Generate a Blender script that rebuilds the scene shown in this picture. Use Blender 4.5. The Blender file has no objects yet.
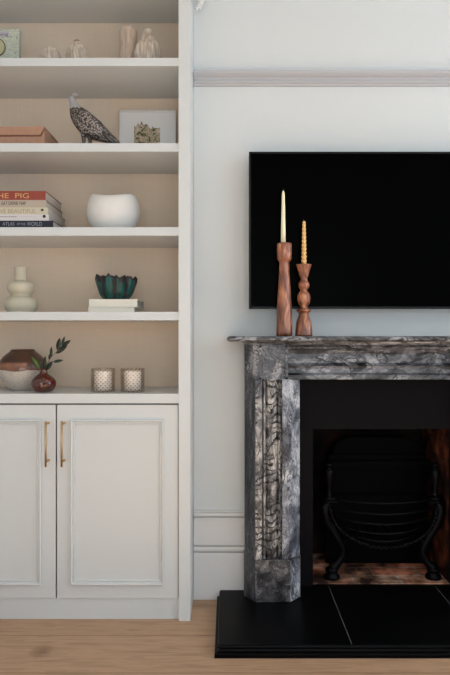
import bpy, bmesh, math, random
from mathutils import Vector, Matrix
random.seed(7)
PI = math.pi
scn = bpy.context.scene
COL = scn.collection
# ------------------------------------------------------------------ camera geometry
F = 656.0; VX = 229.0; HY = 335.0; CH = 1.1
def X(px, Y): return (px - VX) * Y / F
def Z(py, Y): return CH - (py - HY) * Y / F

cam = bpy.data.cameras.new('camera'); cam_o = bpy.data.objects.new('camera', cam); COL.objects.link(cam_o)
cam.sensor_fit = 'VERTICAL'; cam.sensor_height = 36; cam.lens = F * 36 / 675
cam.shift_x = (225 - VX) / 675; cam.shift_y = -(337.5 - HY) / 675
cam_o.location = (0, 0, CH); cam_o.rotation_euler = (PI / 2, 0, 0)
cam.clip_start = 0.02
scn.camera = cam_o

# ------------------------------------------------------------------ mesh helpers
def bx(bm, x0, x1, y0, y1, z0, z1, mi=0):
    v = [bm.verts.new(p) for p in ((x0,y0,z0),(x1,y0,z0),(x1,y1,z0),(x0,y1,z0),(x0,y0,z1),(x1,y0,z1),(x1,y1,z1),(x0,y1,z1))]
    fs = [(0,3,2,1),(4,5,6,7),(0,1,5,4),(1,2,6,5),(2,3,7,6),(3,0,4,7)]
    out = []
    for f in fs:
        q = bm.faces.new([v[i] for i in f]); q.material_index = mi; out.append(q)
    return out
def box(x0, x1, y0, y1, z0, z1):
    bm = bmesh.new(); bx(bm, x0, x1, y0, y1, z0, z1); return bm
def bev(bm, w=0.002, seg=2, ang=0.5):
    es = [e for e in bm.edges if len(e.link_faces) == 2 and e.calc_face_angle(0) > ang]
    bmesh.ops.bevel(bm, geom=es, offset=w, segments=seg, affect='EDGES', profile=0.6, clamp_overlap=True)
    return bm
def prism(bm, pts, a0, a1, axis='z'):
    """closed polygon extruded along an axis. z: pts=(x,y); x: pts=(y,z); y: pts=(x,z)"""
    def P(p, a):
        return {'z': (p[0], p[1], a), 'x': (a, p[0], p[1]), 'y': (p[0], a, p[1])}[axis]
    A = [bm.verts.new(P(p, a0)) for p in pts]; B = [bm.verts.new(P(p, a1)) for p in pts]
    n = len(pts)
    bm.faces.new(A); bm.faces.new(B[::-1])
    for i in range(n): bm.faces.new((A[i], B[i], B[(i+1) % n], A[(i+1) % n]))
    bmesh.ops.recalc_face_normals(bm, faces=bm.faces[:])
    return bm
def lathe(bm, prof, cx, cy, n=40, fn=None, mi=None):
    """prof: (r,z) list; fn(r,z,ang,k)->(r,z) modulation; mi(ang,k)->slot"""
    rings = []
    for k, (r, z) in enumerate(prof):
        if r < 1e-5:
            rings.append([bm.verts.new((cx, cy, z))]); continue
        ring = []
        for i in range(n):
            a = 2 * PI * i / n
            rr, zz = fn(r, z, a, k) if fn else (r, z)
            ring.append(bm.verts.new((cx + rr * math.cos(a), cy + rr * math.sin(a), zz)))
        rings.append(ring)
    for k in range(len(rings) - 1):
        A, B = rings[k], rings[k+1]
        for i in range(n):
            j = (i + 1) % n
            if len(A) == 1 and len(B) == 1: continue
            if len(A) == 1: f = bm.faces.new((A[0], B[j], B[i]))
            elif len(B) == 1: f = bm.faces.new((A[i], A[j], B[0]))
            else: f = bm.faces.new((A[i], A[j], B[j], B[i]))
            if mi: f.material_index = mi(2 * PI * (i + .5) / n, k)
    for f in bm.faces: f.smooth = True
    bmesh.ops.recalc_face_normals(bm, faces=bm.faces[:])
    return bm
def smooth_prof(pts, n=5):
    """Catmull-Rom through profile points"""
    out = []
    P = [pts[0]] + list(pts) + [pts[-1]]
    for i in range(1, len(P) - 2):
        p0, p1, p2, p3 = P[i-1], P[i], P[i+1], P[i+2]
        for s in range(n):
            t = s / n
            out.append(tuple(0.5 * ((2*p1[c]) + (-p0[c]+p2[c])*t + (2*p0[c]-5*p1[c]+4*p2[c]-p3[c])*t*t + (-p0[c]+3*p1[c]-3*p2[c]+p3[c])*t**3) for c in range(len(p1))))
    out.append(tuple(pts[-1]))
    return out
def tube(bm, pts, rad, n=8, cap=True):
    pts = [Vector(p) for p in pts]
    m = len(pts); rad = rad if isinstance(rad, (list, tuple)) else [rad] * m
    T = (pts[1] - pts[0]).normalized()
    up = Vector((0, 0, 1)) if abs(T.z) < .9 else Vector((1, 0, 0))
    N = T.cross(up).normalized(); rings = []
    for i in range(m):
        T = (pts[min(i+1, m-1)] - pts[max(i-1, 0)]).normalized()
        N = (N - T * N.dot(T)).normalized(); B = T.cross(N)
        rings.append([bm.verts.new(pts[i] + (N * math.cos(2*PI*k/n) + B * math.sin(2*PI*k/n)) * rad[i]) for k in range(n)])
    for i in range(m - 1):
        for k in range(n):
            f = bm.faces.new((rings[i][k], rings[i][(k+1) % n], rings[i+1][(k+1) % n], rings[i+1][k])); f.smooth = True
    if cap:
        bm.faces.new(rings[0][::-1]); bm.faces.new(rings[-1])
    bmesh.ops.recalc_face_normals(bm, faces=bm.faces[:])
    return bm

def world(o):
    v = Vector((0, 0, 0))
    while o: v += o.location; o = o.parent
    return v
def obj(name, bm, mats, parent=None, label=None, base=None):
    me = bpy.data.meshes.new(name)
    mats = mats if isinstance(mats, (list, tuple)) else [mats]
    for m in mats: me.materials.append(m)
    if parent is not None: off = world(parent)
    elif base is not None: off = Vector(base)
    else:
        xs = [v.co for v in bm.verts]
        off = Vector(((min(c.x for c in xs) + max(c.x for c in xs)) / 2, (min(c.y for c in xs) + max(c.y for c in xs)) / 2, min(c.z for c in xs)))
    bmesh.ops.translate(bm, verts=bm.verts[:], vec=-off)
    bm.to_mesh(me); bm.free()
    o = bpy.data.objects.new(name, me); COL.objects.link(o)
    if parent is not None: o.parent = parent
    else: o.location = off
    if label: o['label'] = label
    return o
def thing(name, label, cat, loc, group=None):
    o = bpy.data.objects.new(name, None); COL.objects.link(o); o.location = loc; o.empty_display_size = .05
    return tag(o, label, cat, group)
def tag(o, label, cat, group=None):
    o['label'] = label; o['category'] = cat
    if group: o['group'] = group
    return o
def struct(name, bm, mats):
    o = obj(name, bm, mats); o['kind'] = 'structure'; return o
def text(name, body, size, loc, mat, parent, width=None, align='LEFT', yscale=1.0):
    """flat lettering facing the camera side (-y)"""
    cu = bpy.data.curves.new(name, 'FONT'); cu.body = body; cu.size = size; cu.align_x = align; cu.extrude = .0002
    tmp = bpy.data.objects.new('tmp_text', cu); COL.objects.link(tmp)
    dg = bpy.context.evaluated_depsgraph_get(); dg.update()
    me = bpy.data.meshes.new_from_object(tmp.evaluated_get(dg))
    bpy.data.objects.remove(tmp); me.name = name
    xs = [v.co.x for v in me.vertices]; w = max(xs) - min(xs); x0 = min(xs)
    sx = (width / w) if width else 1
    for v in me.vertices:
        x, y, z = v.co; v.co = ((x - x0) * sx, -z, y * yscale)
    me.materials.clear(); me.materials.append(mat)
    o = bpy.data.objects.new(name, me); COL.objects.link(o); o.parent = parent
    o.location = Vector(loc) - world(parent)
    return o

# ------------------------------------------------------------------ materials
def lin(c):
    return tuple(((v/255)/12.92 if v/255 <= .04045 else (((v/255)+.055)/1.055)**2.4) for v in c) + (1,)
def mat(name, col, rough=.5, metal=0, spec=.5, bump=None, vary=None, coat=0):
    m = bpy.data.materials.new(name); m.use_nodes = True; nt = m.node_tree; N = nt.nodes; L = nt.links
    b = N['Principled BSDF']
    b.inputs['Base Color'].default_value = lin(col); b.inputs['Roughness'].default_value = rough
    b.inputs['Metallic'].default_value = metal; b.inputs['Specular IOR Level'].default_value = spec
    b.inputs['Coat Weight'].default_value = coat
    tc = N.new('ShaderNodeTexCoord')
    if vary:        # (scale, other colour, amount)
        n = N.new('ShaderNodeTexNoise'); n.inputs['Scale'].default_value = vary[0]; n.inputs['Detail'].default_value = 5
        L.new(tc.outputs['Object'], n.inputs['Vector'])
        r = N.new('ShaderNodeValToRGB'); r.color_ramp.elements[0].position = .5 - vary[2]; r.color_ramp.elements[1].position = .5 + vary[2]
        r.color_ramp.elements[0].color = lin(col); r.color_ramp.elements[1].color = lin(vary[1])
        L.new(n.outputs['Fac'], r.inputs['Fac']); L.new(r.outputs['Color'], b.inputs['Base Color'])
    if bump:        # (scale, strength)
        n = N.new('ShaderNodeTexNoise'); n.inputs['Scale'].default_value = bump[0]; n.inputs['Detail'].default_value = 4
        L.new(tc.outputs['Object'], n.inputs['Vector'])
        bp = N.new('ShaderNodeBump'); bp.inputs['Strength'].default_value = bump[1]; bp.inputs['Distance'].default_value = .002
        L.new(n.outputs['Fac'], bp.inputs['Height']); L.new(bp.outputs['Normal'], b.inputs['Normal'])
    return m
def nodes(m):
    return m.node_tree.nodes, m.node_tree.links, m.node_tree.nodes['Principled BSDF']
def mapping(m, scale=(1,1,1), rot=(0,0,0), loc=(0,0,0)):
    N, L, b = nodes(m)
    tc = N.new('ShaderNodeTexCoord'); mp = N.new('ShaderNodeMapping'); mp.inputs['Scale'].default_value = scale
    mp.inputs['Rotation'].default_value = rot; mp.inputs['Location'].default_value = loc
    L.new(tc.outputs['Object'], mp.inputs['Vector']); return mp
def ramp(m, pts, interp='LINEAR'):
    N, L, b = nodes(m); r = N.new('ShaderNodeValToRGB'); cr = r.color_ramp; cr.interpolation = interp
    while len(cr.elements) < len(pts): cr.elements.new(.5)
    for e, (p, c) in zip(cr.elements, pts): e.position = p; e.color = lin(c)
    return r
def mixc(m, blend='MIX', fac=.5):
    N, L, b = nodes(m); x = N.new('ShaderNodeMix'); x.data_type = 'RGBA'; x.blend_type = blend; x.inputs[0].default_value = fac
    return x   # inputs 0 fac, 6 A, 7 B ; output 2

M = {}
M['wall'] = mat('wall_paint', (207, 212, 213), .85, bump=(180, .05), spec=.3)
M['ceiling'] = mat('ceiling_paint', (235, 235, 232), .9)
M['cab'] = mat('cabinet_paint', (205, 209, 210), .34, spec=.5)
M['cab_gloss'] = mat('moulding_paint', (205, 209, 210), .16, spec=.9, coat=.4)
M['gap'] = mat('carcass_gap_shade', (70, 66, 62), .8)  # carcass darkened to paint in the shade of the door gaps
M['trim'] = mat('trim_paint', (214, 214, 213), .5, spec=.4)
M['rail'] = mat('rail_grey', (178, 179, 183), .5, spec=.4)  # one even tone, greyer than the other trim
M['slate'] = mat('black_slate', (4, 4, 5), .4, vary=(9, (7, 7, 8), .2), spec=.07)
M['slip'] = mat('slip_slate', (14, 12, 15), .5, spec=.06)
M['joint'] = mat('pale_joint', (98, 98, 100), .8)
M['screen'] = mat('tv_screen', (1, 1, 1), .3, spec=.015)
M['bezel'] = mat('tv_bezel', (10, 11, 13), .4, spec=.2)
M['brass'] = mat('brushed_brass', (196, 160, 112), .42, metal=1)
M['iron'] = mat('cast_iron', (4, 4, 7), .42, spec=.11, bump=(90, .2))
M['iron_black'] = mat('black_iron', (2, 2, 3), .7, spec=.06)  # blacker and rougher than the grate iron
M['white_cer'] = mat('white_ceramic', (226, 225, 222), .5, bump=(60, .05))
M['sage'] = mat('sage_ceramic', (196, 189, 170), .6, vary=(25, (188, 182, 162), .2))
M['paper'] = mat('book_pages', (190, 184, 176), .9)
M['ivory_book'] = mat('ivory_cover', (228, 224, 210), .6)
M['wax'] = mat('ivory_wax', (240, 234, 198), .5)
M['wax_y'] = mat('honey_wax', (226, 182, 116), .5)
M['wick'] = mat('wick', (70, 62, 52), .9)
M['print_mat'] = mat('mount_card', (236, 235, 234), .8)
M['frame_w'] = mat('frame_white', (232, 231, 230), .5)
M['leaf'] = mat('olive_leaf', (26, 36, 26), .45, vary=(40, (48, 62, 42), .2))
M['leaf_g'] = mat('young_leaf', (86, 108, 52), .45)
M['stem'] = mat('twig', (110, 96, 74), .7)
M['gold_txt'] = mat('gold_lettering', (206, 160, 110), .6)
M['black_txt'] = mat('black_lettering', (38, 34, 32), .7)
M['grey_txt'] = mat('taupe_lettering', (158, 146, 124), .7)
M['white_txt'] = mat('silver_lettering', (140, 142, 156), .7)
M['leather'] = mat('tan_leather', (178, 138, 114), .6, vary=(60, (164, 124, 100), .3), bump=(220, .15))
M['line_brown'] = mat('dark_brown_line', (112, 72, 54), .6)
M['glass_pane'] = None

# wood floor: planks along x
def wood_floor():
    m = mat('oak_planks', (190, 150, 115), .5, spec=.35); N, L, b = nodes(m)
    mp = mapping(m, loc=(1.25, -.015, 0))
    br = N.new('ShaderNodeTexBrick'); L.new(mp.outputs[0], br.inputs['Vector'])
    br.inputs['Scale'].default_value = 1; br.inputs['Brick Width'].default_value = 4.2; br.inputs['Row Height'].default_value = .265
    br.inputs['Mortar Size'].default_value = .0018; br.inputs['Mortar Smooth'].default_value = .2; br.offset = .5
    br.inputs['Color1'].default_value = lin((186, 152, 122)); br.inputs['Color2'].default_value = lin((176, 142, 112)); br.inputs['Mortar'].default_value = lin((110, 76, 54))
    mp2 = mapping(m, scale=(1.3, 16, 1)); n = N.new('ShaderNodeTexNoise'); n.inputs['Scale'].default_value = 4; n.inputs['Detail'].default_value = 8; n.inputs['Distortion'].default_value = 1.0
    L.new(mp2.outputs[0], n.inputs['Vector'])
    r = ramp(m, [(.3, (205, 198, 192)), (.55, (255, 255, 255)), (.75, (226, 216, 206))]); L.new(n.outputs['Fac'], r.inputs['Fac'])
    x = mixc(m, 'MULTIPLY', .75); L.new(br.outputs['Color'], x.inputs[6]); L.new(r.outputs['Color'], x.inputs[7])
    # knots
    mp3 = mapping(m, scale=(2.2, 4.4, 1), loc=(.9, .5, 0)); v = N.new('ShaderNodeTexVoronoi'); v.inputs['Scale'].default_value = .8; L.new(mp3.outputs[0], v.inputs['Vector'])
    r2 = ramp(m, [(0, (140, 128, 116)), (.035, (160, 146, 134)), (.1, (255, 255, 255))]); L.new(v.outputs['Distance'], r2.inputs['Fac'])
    # one knot in the plank beside the cabinet
    tc = N.new('ShaderNodeTexCoord'); sb = N.new('ShaderNodeVectorMath'); sb.operation = 'SUBTRACT'
    kx, ky = X(42, 2.28), 2.28
    sb.inputs[1].default_value = (kx, ky, 0); L.new(tc.outputs['Object'], sb.inputs[0])
    nd = N.new('ShaderNodeTexNoise'); nd.inputs['Scale'].default_value = 30; L.new(tc.outputs['Object'], nd.inputs['Vector'])
    ln = N.new('ShaderNodeVectorMath'); ln.operation = 'LENGTH'
    sc = N.new('ShaderNodeVectorMath'); sc.operation = 'MULTIPLY'; sc.inputs[1].default_value = (1, .8, 0); L.new(sb.outputs[0], sc.inputs[0]); L.new(sc.outputs[0], ln.inputs[0])
    ad = N.new('ShaderNodeMath'); ad.operation = 'MULTIPLY_ADD'; ad.inputs[1].default_value = .03; L.new(nd.outputs['Fac'], ad.inputs[0]); L.new(ln.outputs['Value'], ad.inputs[2])
    r3 = ramp(m, [(.015, (178, 168, 160)), (.03, (208, 200, 194)), (.06, (255, 255, 255))]); L.new(ad.outputs[0], r3.inputs['Fac'])
    x2 = mixc(m, 'MULTIPLY', 1); L.new(x.outputs[2], x2.inputs[6]); L.new(r3.outputs['Color'], x2.inputs[7])
    L.new(x2.outputs[2], b.inputs['Base Color'])
    return m
M['floor'] = wood_floor()

def grasscloth():
    m = mat('grasscloth', (190, 165, 140), .9, spec=.1); N, L, b = nodes(m)
    mp = mapping(m, scale=(260, 260, 3)); n = N.new('ShaderNodeTexNoise'); n.inputs['Scale'].default_value = 1; n.inputs['Detail'].default_value = 3
    L.new(mp.outputs[0], n.inputs['Vector'])
    mp2 = mapping(m, scale=(14, 14, 260)); n2 = N.new('ShaderNodeTexNoise'); n2.inputs['Scale'].default_value = 1; n2.inputs['Detail'].default_value = 2
    L.new(mp2.outputs[0], n2.inputs['Vector'])
    ad = N.new('ShaderNodeMath'); ad.operation = 'ADD'; L.new(n.outputs['Fac'], ad.inputs[0]); L.new(n2.outputs['Fac'], ad.inputs[1])
    r = ramp(m, [(.3, (224, 205, 184)), (.7, (231, 213, 193))])
    hf = N.new('ShaderNodeMath'); hf.operation = 'MULTIPLY'; hf.inputs[1].default_value = .5; L.new(ad.outputs[0], hf.inputs[0])
    L.new(hf.outputs[0], r.inputs['Fac']); L.new(r.outputs['Color'], b.inputs['Base Color'])
    return m
M['cloth'] = grasscloth()

def marble(name, scale, seed, c, wav=26.0, dist=5.0, wscale=(1, 1, 1), rot=(0, 0, 0), vein=.85, speck=.35, scallop=False, hair=.4, ink=.6, ink_s=12, hair_s=26, cloud=.62):
    m = mat(name, (90, 90, 94), .32, spec=.45); N, L, b = nodes(m)
    mp = mapping(m, scale=scale, loc=(seed, seed * .7, seed * 1.3))
    n0 = N.new('ShaderNodeTexNoise'); n0.inputs['Scale'].default_value = 6; n0.inputs['Detail'].default_value = 5; n0.inputs['Distortion'].default_value = 1.2
    L.new(mp.outputs[0], n0.inputs['Vector'])
    r0 = ramp(m, [(.36, c[0]), (.47, c[1]), (.56, c[2]), (.68, c[3])]); L.new(n0.outputs['Fac'], r0.inputs['Fac'])
    # black stroke veins, broken up by a mask
    mw = mapping(m, scale=wscale, rot=rot, loc=(seed, 0, seed))
    w = N.new('ShaderNodeTexWave'); w.wave_type = 'BANDS'; w.bands_direction = 'Z'; w.inputs['Scale'].default_value = wav
    w.inputs['Distortion'].default_value = dist; w.inputs['Detail'].default_value = 3; w.inputs['Detail Scale'].default_value = 3.2; w.inputs['Detail Roughness'].default_value = .55
    L.new(mw.outputs[0], w.inputs['Vector'])
    if scallop:
        tcs = N.new('ShaderNodeTexCoord'); ss = N.new('ShaderNodeSeparateXYZ'); L.new(tcs.outputs['Object'], ss.inputs[0])
        nn = N.new('ShaderNodeTexNoise'); nn.inputs['Scale'].default_value = 13; nn.inputs['Detail'].default_value = 4; L.new(tcs.outputs['Object'], nn.inputs['Vector'])
        def mth(op, a, b2, c=None):
            q = N.new('ShaderNodeMath'); q.operation = op
            for i_, v_ in enumerate((a, b2) if c is None else (a, b2, c)):
                if isinstance(v_, (int, float)): q.inputs[i_].default_value = v_
                else: L.new(v_, q.inputs[i_])
            return q.outputs[0]
        sx_ = mth('MULTIPLY', mth('ABSOLUTE', mth('SINE', mth('MULTIPLY', ss.outputs['X'], 55), 0), 0), 2.6)
        ph = mth('MULTIPLY_ADD', nn.outputs['Fac'], 30, mth('MULTIPLY_ADD', ss.outputs['Z'], 230, sx_))
        wf = mth('MULTIPLY_ADD', mth('SINE', ph, 0), .5, .5)
    r1 = ramp(m, [(.0, (22, 22, 28)), (.14, (44, 44, 50)), (.34, (255, 255, 255))]); L.new(wf if scallop else w.outputs['Fac'], r1.inputs['Fac'])
    n4 = N.new('ShaderNodeTexNoise'); n4.inputs['Scale'].default_value = 11; n4.inputs['Detail'].default_value = 2; L.new(mp.outputs[0], n4.inputs['Vector'])
    r4 = ramp(m, [(.4, (0, 0, 0)), (.5, (255, 255, 255))]); L.new(n4.outputs['Fac'], r4.inputs['Fac'])
    f4 = N.new('ShaderNodeMath'); f4.operation = 'MULTIPLY'; f4.inputs[1].default_value = vein; L.new(r4.outputs['Color'], f4.inputs[0])
    x = mixc(m, 'MULTIPLY', vein); L.new(f4.outputs[0], x.inputs[0]); L.new(r0.outputs['Color'], x.inputs[6]); L.new(r1.outputs['Color'], x.inputs[7])
    # fine ink speckle
    v = N.new('ShaderNodeTexNoise'); v.inputs['Scale'].default_value = 48; v.inputs['Detail'].default_value = 4; v.inputs['Distortion'].default_value = 2; L.new(mp.outputs[0], v.inputs['Vector'])
    r3 = ramp(m, [(.36, (60, 60, 66)), (.46, (255, 255, 255))]); L.new(v.outputs['Fac'], r3.inputs['Fac'])
    x3 = mixc(m, 'MULTIPLY', speck); L.new(x.outputs[2], x3.inputs[6]); L.new(r3.outputs['Color'], x3.inputs[7])
    # thin white hair veins
    v2 = N.new('ShaderNodeTexNoise'); v2.inputs['Scale'].default_value = hair_s; v2.inputs['Detail'].default_value = 3; v2.inputs['Distortion'].default_value = 2.5; L.new(mp.outputs[0], v2.inputs['Vector'])
    r5 = ramp(m, [(.485, (0, 0, 0)), (.5, (190, 190, 194)), (.515, (0, 0, 0))]); L.new(v2.outputs['Fac'], r5.inputs['Fac'])
    x5 = mixc(m, 'SCREEN', hair); L.new(x3.outputs[2], x5.inputs[6]); L.new(r5.outputs['Color'], x5.inputs[7])
    n7 = N.new('ShaderNodeTexNoise'); n7.inputs['Scale'].default_value = 9; n7.inputs['Detail'].default_value = 5; n7.inputs['Distortion'].default_value = 2; n7.inputs['Roughness'].default_value = .6
    mc_ = mapping(m, scale=scale, loc=(seed, seed + 2, 3), rot=(0, .5, 0)); L.new(mc_.outputs[0], n7.inputs['Vector'])
    r7 = ramp(m, [(.41, (38, 40, 48)), (.475, (104, 107, 116)), (.53, (255, 255, 255))]); L.new(n7.outputs['Fac'], r7.inputs['Fac'])
    x7 = mixc(m, 'MULTIPLY', cloud); L.new(x5.outputs[2], x7.inputs[6]); L.new(r7.outputs['Color'], x7.inputs[7])
    n8 = N.new('ShaderNodeTexNoise'); n8.inputs['Scale'].default_value = 15; n8.inputs['Detail'].default_value = 1; L.new(mp.outputs[0], n8.inputs['Vector'])
    prev = x7
    for (sc_, wd, st, sd) in ((ink_s, .026, ink, 3), (ink_s * 2.3, .022, ink * .75, 8)):
        v6 = N.new('ShaderNodeTexNoise'); v6.inputs['Scale'].default_value = sc_; v6.inputs['Detail'].default_value = 1.3; v6.inputs['Distortion'].default_value = 1.6
        ma = mapping(m, scale=scale, loc=(seed * sd, 1, seed)); L.new(ma.outputs[0], v6.inputs['Vector'])
        r6 = ramp(m, [(.5 - wd * 1.8, (255, 255, 255)), (.5 - wd * .6, (26, 26, 32)), (.5 + wd * .6, (26, 26, 32)), (.5 + wd * 1.8, (255, 255, 255))]); L.new(v6.outputs['Fac'], r6.inputs['Fac'])
        r8 = ramp(m, [(.38, (0, 0, 0)), (.52, (255, 255, 255))]); L.new(n8.outputs['Fac'], r8.inputs['Fac'])
        m8 = N.new('ShaderNodeMath'); m8.operation = 'MULTIPLY'; m8.inputs[1].default_value = st; L.new(r8.outputs['Color'], m8.inputs[0])
        x6 = mixc(m, 'MULTIPLY', st); L.new(m8.outputs[0], x6.inputs[0]); L.new(prev.outputs[2], x6.inputs[6]); L.new(r6.outputs['Color'], x6.inputs[7]); prev = x6
    L.new(x6.outputs[2], b.inputs['Base Color'])
    return m
M['marble_v'] = marble('grey_marble_upright', (2.0, 2.0, .9), 2.0, [(64, 64, 71), (134, 134, 139), (190, 188, 186), (210, 207, 202)], 6.5, 6, (1, 1, 1), (0, .45, 0), .97, .3, True, ink=.75, ink_s=12)
M['marble_lit'] = marble('grey_marble_lit_cant', (1.6, 1.6, .9), 7.0, [(90, 95, 108), (150, 156, 168), (196, 201, 210), (222, 224, 228)], 9, 14, (2.5, 2.5, .7), (0, .3, 0), .4, .4, ink=.8, ink_s=14, cloud=.42)  # speckled cant stone; light from the right painted in as a paler, bluish tone
M['marble_shade'] = marble('grey_marble_shaded_return', (2.4, 2.4, .6), 4.0, [(40, 41, 47), (66, 67, 73), (92, 93, 98), (126, 126, 130)], 7, 12, (4, 4, .6), (0, .2, 0), .4, .4, ink=.6, ink_s=10)  # streaked stone; shade of the left return painted in as a darker tone
M['marble_h'] = marble('grey_marble_lintel', (.7, 1.2, 1.4), 5.0, [(64, 66, 73), (112, 115, 121), (150, 152, 158), (190, 192, 195)], 5.5, 14, (.5, 1, 1), (0, .3, 0), .3, .3, hair=.25, ink=.9, ink_s=11)
M['marble_b'] = marble('grey_marble_block', (1.2, 1.2, 1.2), 9.0, [(40, 40, 45), (84, 84, 89), (130, 129, 134), (190, 188, 190)], 10, 13, (1, 1, 1), (0, .3, 0), .5, .3, hair=.4, ink=.97, ink_s=20, hair_s=30)
M['marble_f'] = marble('grey_marble_foot', (1.1, 1.1, 1.1), 3.0, [(52, 52, 57), (82, 82, 86), (112, 110, 112), (148, 144, 140)], 7, 14, (1, 1, 1), (0, .3, 0), .3, .3, ink=.7, ink_s=8)

def bricks(name, axis, dark=1.0, mortar=(120, 112, 104), sw=.19, rh=.075, c1=(168, 92, 62), c2=(118, 74, 58)):
    m = mat(name, (120, 70, 50), .9, spec=.2); N, L, b = nodes(m)
    tc = N.new('ShaderNodeTexCoord'); s = N.new('ShaderNodeSeparateXYZ'); cb = N.new('ShaderNodeCombineXYZ')
    L.new(tc.outputs['Object'], s.inputs[0])
    a, c = {'xz': ('X', 'Z'), 'yz': ('Y', 'Z'), 'xy': ('X', 'Y')}[axis]
    L.new(s.outputs[a], cb.inputs[0]); L.new(s.outputs[c], cb.inputs[1])
    nz = N.new('ShaderNodeTexNoise'); nz.inputs['Scale'].default_value = 18; L.new(tc.outputs['Object'], nz.inputs['Vector'])
    mx = N.new('ShaderNodeVectorMath'); mx.operation = 'MULTIPLY_ADD'; mx.inputs[1].default_value = (.02, .02, .02)
    L.new(nz.outputs['Color'], mx.inputs[0]); L.new(cb.outputs[0], mx.inputs[2])
    br = N.new('ShaderNodeTexBrick'); L.new(mx.outputs[0], br.inputs['Vector']); br.inputs['Scale'].default_value = 1
    br.inputs['Brick Width'].default_value = sw; br.inputs['Row Height'].default_value = rh; br.inputs['Mortar Size'].default_value = .006; br.inputs['Mortar Smooth'].default_value = .5
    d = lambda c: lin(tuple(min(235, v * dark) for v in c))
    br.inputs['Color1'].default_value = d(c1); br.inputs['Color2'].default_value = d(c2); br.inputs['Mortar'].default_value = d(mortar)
    n = N.new('ShaderNodeTexNoise'); n.inputs['Scale'].default_value = 11; n.inputs['Detail'].default_value = 6; L.new(tc.outputs['Object'], n.inputs['Vector'])
    r = ramp(m, [(.38, (52, 44, 42)), (.52, (170, 155, 145)), (.66, (255, 255, 255))]); L.new(n.outputs['Fac'], r.inputs['Fac'])
    x = mixc(m, 'MULTIPLY', 1); L.new(br.outputs['Color'], x.inputs[6]); L.new(r.outputs['Color'], x.inputs[7]); L.new(x.outputs[2], b.inputs['Base Color'])
    bp = N.new('ShaderNodeBump'); bp.inputs['Strength'].default_value = .6; bp.inputs['Distance'].default_value = .006; L.new(n.outputs['Fac'], bp.inputs['Height']); L.new(bp.outputs['Normal'], b.inputs['Normal'])
    return m
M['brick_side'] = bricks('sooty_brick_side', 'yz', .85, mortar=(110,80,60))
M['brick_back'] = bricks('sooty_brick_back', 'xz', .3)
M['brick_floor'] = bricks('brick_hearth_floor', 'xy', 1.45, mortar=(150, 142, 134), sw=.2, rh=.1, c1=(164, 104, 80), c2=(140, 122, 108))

def turned_wood():
    m = mat('turned_walnut', (130, 80, 58), .28, spec=.6); N, L, b = nodes(m)
    mp = mapping(m, scale=(9, 9, 2.2)); n = N.new('ShaderNodeTexNoise'); n.inputs['Scale'].default_value = 5; n.inputs['Detail'].default_value = 6; n.inputs['Distortion'].default_value = 1.2
    L.new(mp.outputs[0], n.inputs['Vector'])
    r = ramp(m, [(.32, (66, 38, 29)), (.5, (136, 82, 58)), (.68, (190, 130, 96))]); L.new(n.outputs['Fac'], r.inputs['Fac']); L.new(r.outputs['Color'], b.inputs['Base Color'])
    return m
M['walnut'] = turned_wood()

def pewter():
    m = mat('engraved_pewter', (120, 114, 112), .42, metal=.9); N, L, b = nodes(m)
    mp = mapping(m, scale=(1, 1, 1.25), rot=(0, .5, 0)); v = N.new('ShaderNodeTexVoronoi'); v.inputs['Scale'].default_value = 150; L.new(mp.outputs[0], v.inputs['Vector'])
    r = ramp(m, [(.1, (206, 200, 196)), (.42, (140, 132, 126)), (.8, (64, 58, 56))]); L.new(v.outputs['Distance'], r.inputs['Fac']); L.new(r.outputs['Color'], b.inputs['Base Color'])
    bp = N.new('ShaderNodeBump'); bp.inputs['Strength'].default_value = .9; bp.inputs['Distance'].default_value = .003; bp.invert = True
    L.new(v.outputs['Distance'], bp.inputs['Height']); L.new(bp.outputs['Normal'], b.inputs['Normal'])
    return m
M['pewter'] = pewter()
M['pewter_s'] = mat('polished_pewter', (190, 190, 193), .35, metal=.45, bump=(160, .5))
M['pewter_d'] = mat('dark_pewter', (104, 98, 94), .45, metal=.85, bump=(150, .6))

def ribbed_shell(name, c1, c2):
    m = mat(name, c1, .6); N, L, b = nodes(m)
    mp = mapping(m, scale=(40, 40, 10)); n = N.new('ShaderNodeTexNoise'); n.inputs['Scale'].default_value = 2; L.new(mp.outputs[0], n.inputs['Vector'])
    r = ramp(m, [(.35, c1), (.65, c2)]); L.new(n.outputs['Fac'], r.inputs['Fac']); L.new(r.outputs['Color'], b.inputs['Base Color']); return m
M['shell'] = ribbed_shell('cream_shell_glaze', (178, 160, 142), (212, 202, 190))
M['shell_g'] = mat('shell_groove_glaze', (166, 140, 120), .7)
M['pinkish'] = ribbed_shell('rose_beige_clay', (176, 156, 140), (204, 186, 170))

def copper_glaze():
    m = mat('copper_glaze', (92, 60, 44), .3, vary=(14, (62, 40, 30), .2), coat=.3); return m
M['copper'] = copper_glaze()
M['copper_l'] = mat('lustre_copper', (150, 98, 70), .2, vary=(18, (98, 62, 44), .15), coat=.5)
def crackle():
    m = mat('crackled_cream', (196, 188, 178), .6); N, L, b = nodes(m)
    mp = mapping(m, scale=(1, 1, 2)); v = N.new('ShaderNodeTexVoronoi'); v.feature = 'DISTANCE_TO_EDGE'; v.inputs['Scale'].default_value = 75; L.new(mp.outputs[0], v.inputs['Vector'])
    r = ramp(m, [(.0, (168, 156, 144)), (.08, (192, 184, 174)), (.3, (200, 192, 182))]); L.new(v.outputs['Distance'], r.inputs['Fac']); L.new(r.outputs['Color'], b.inputs['Base Color']); return m
M['crackle'] = crackle()
M['oxblood'] = mat('oxblood_glaze', (88, 28, 14), .12, vary=(30, (50, 16, 10), .2), coat=.8)
M['teal'] = mat('verdigris_teal', (4, 88, 82), .35, vary=(34, (4, 50, 50), .2))
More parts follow.
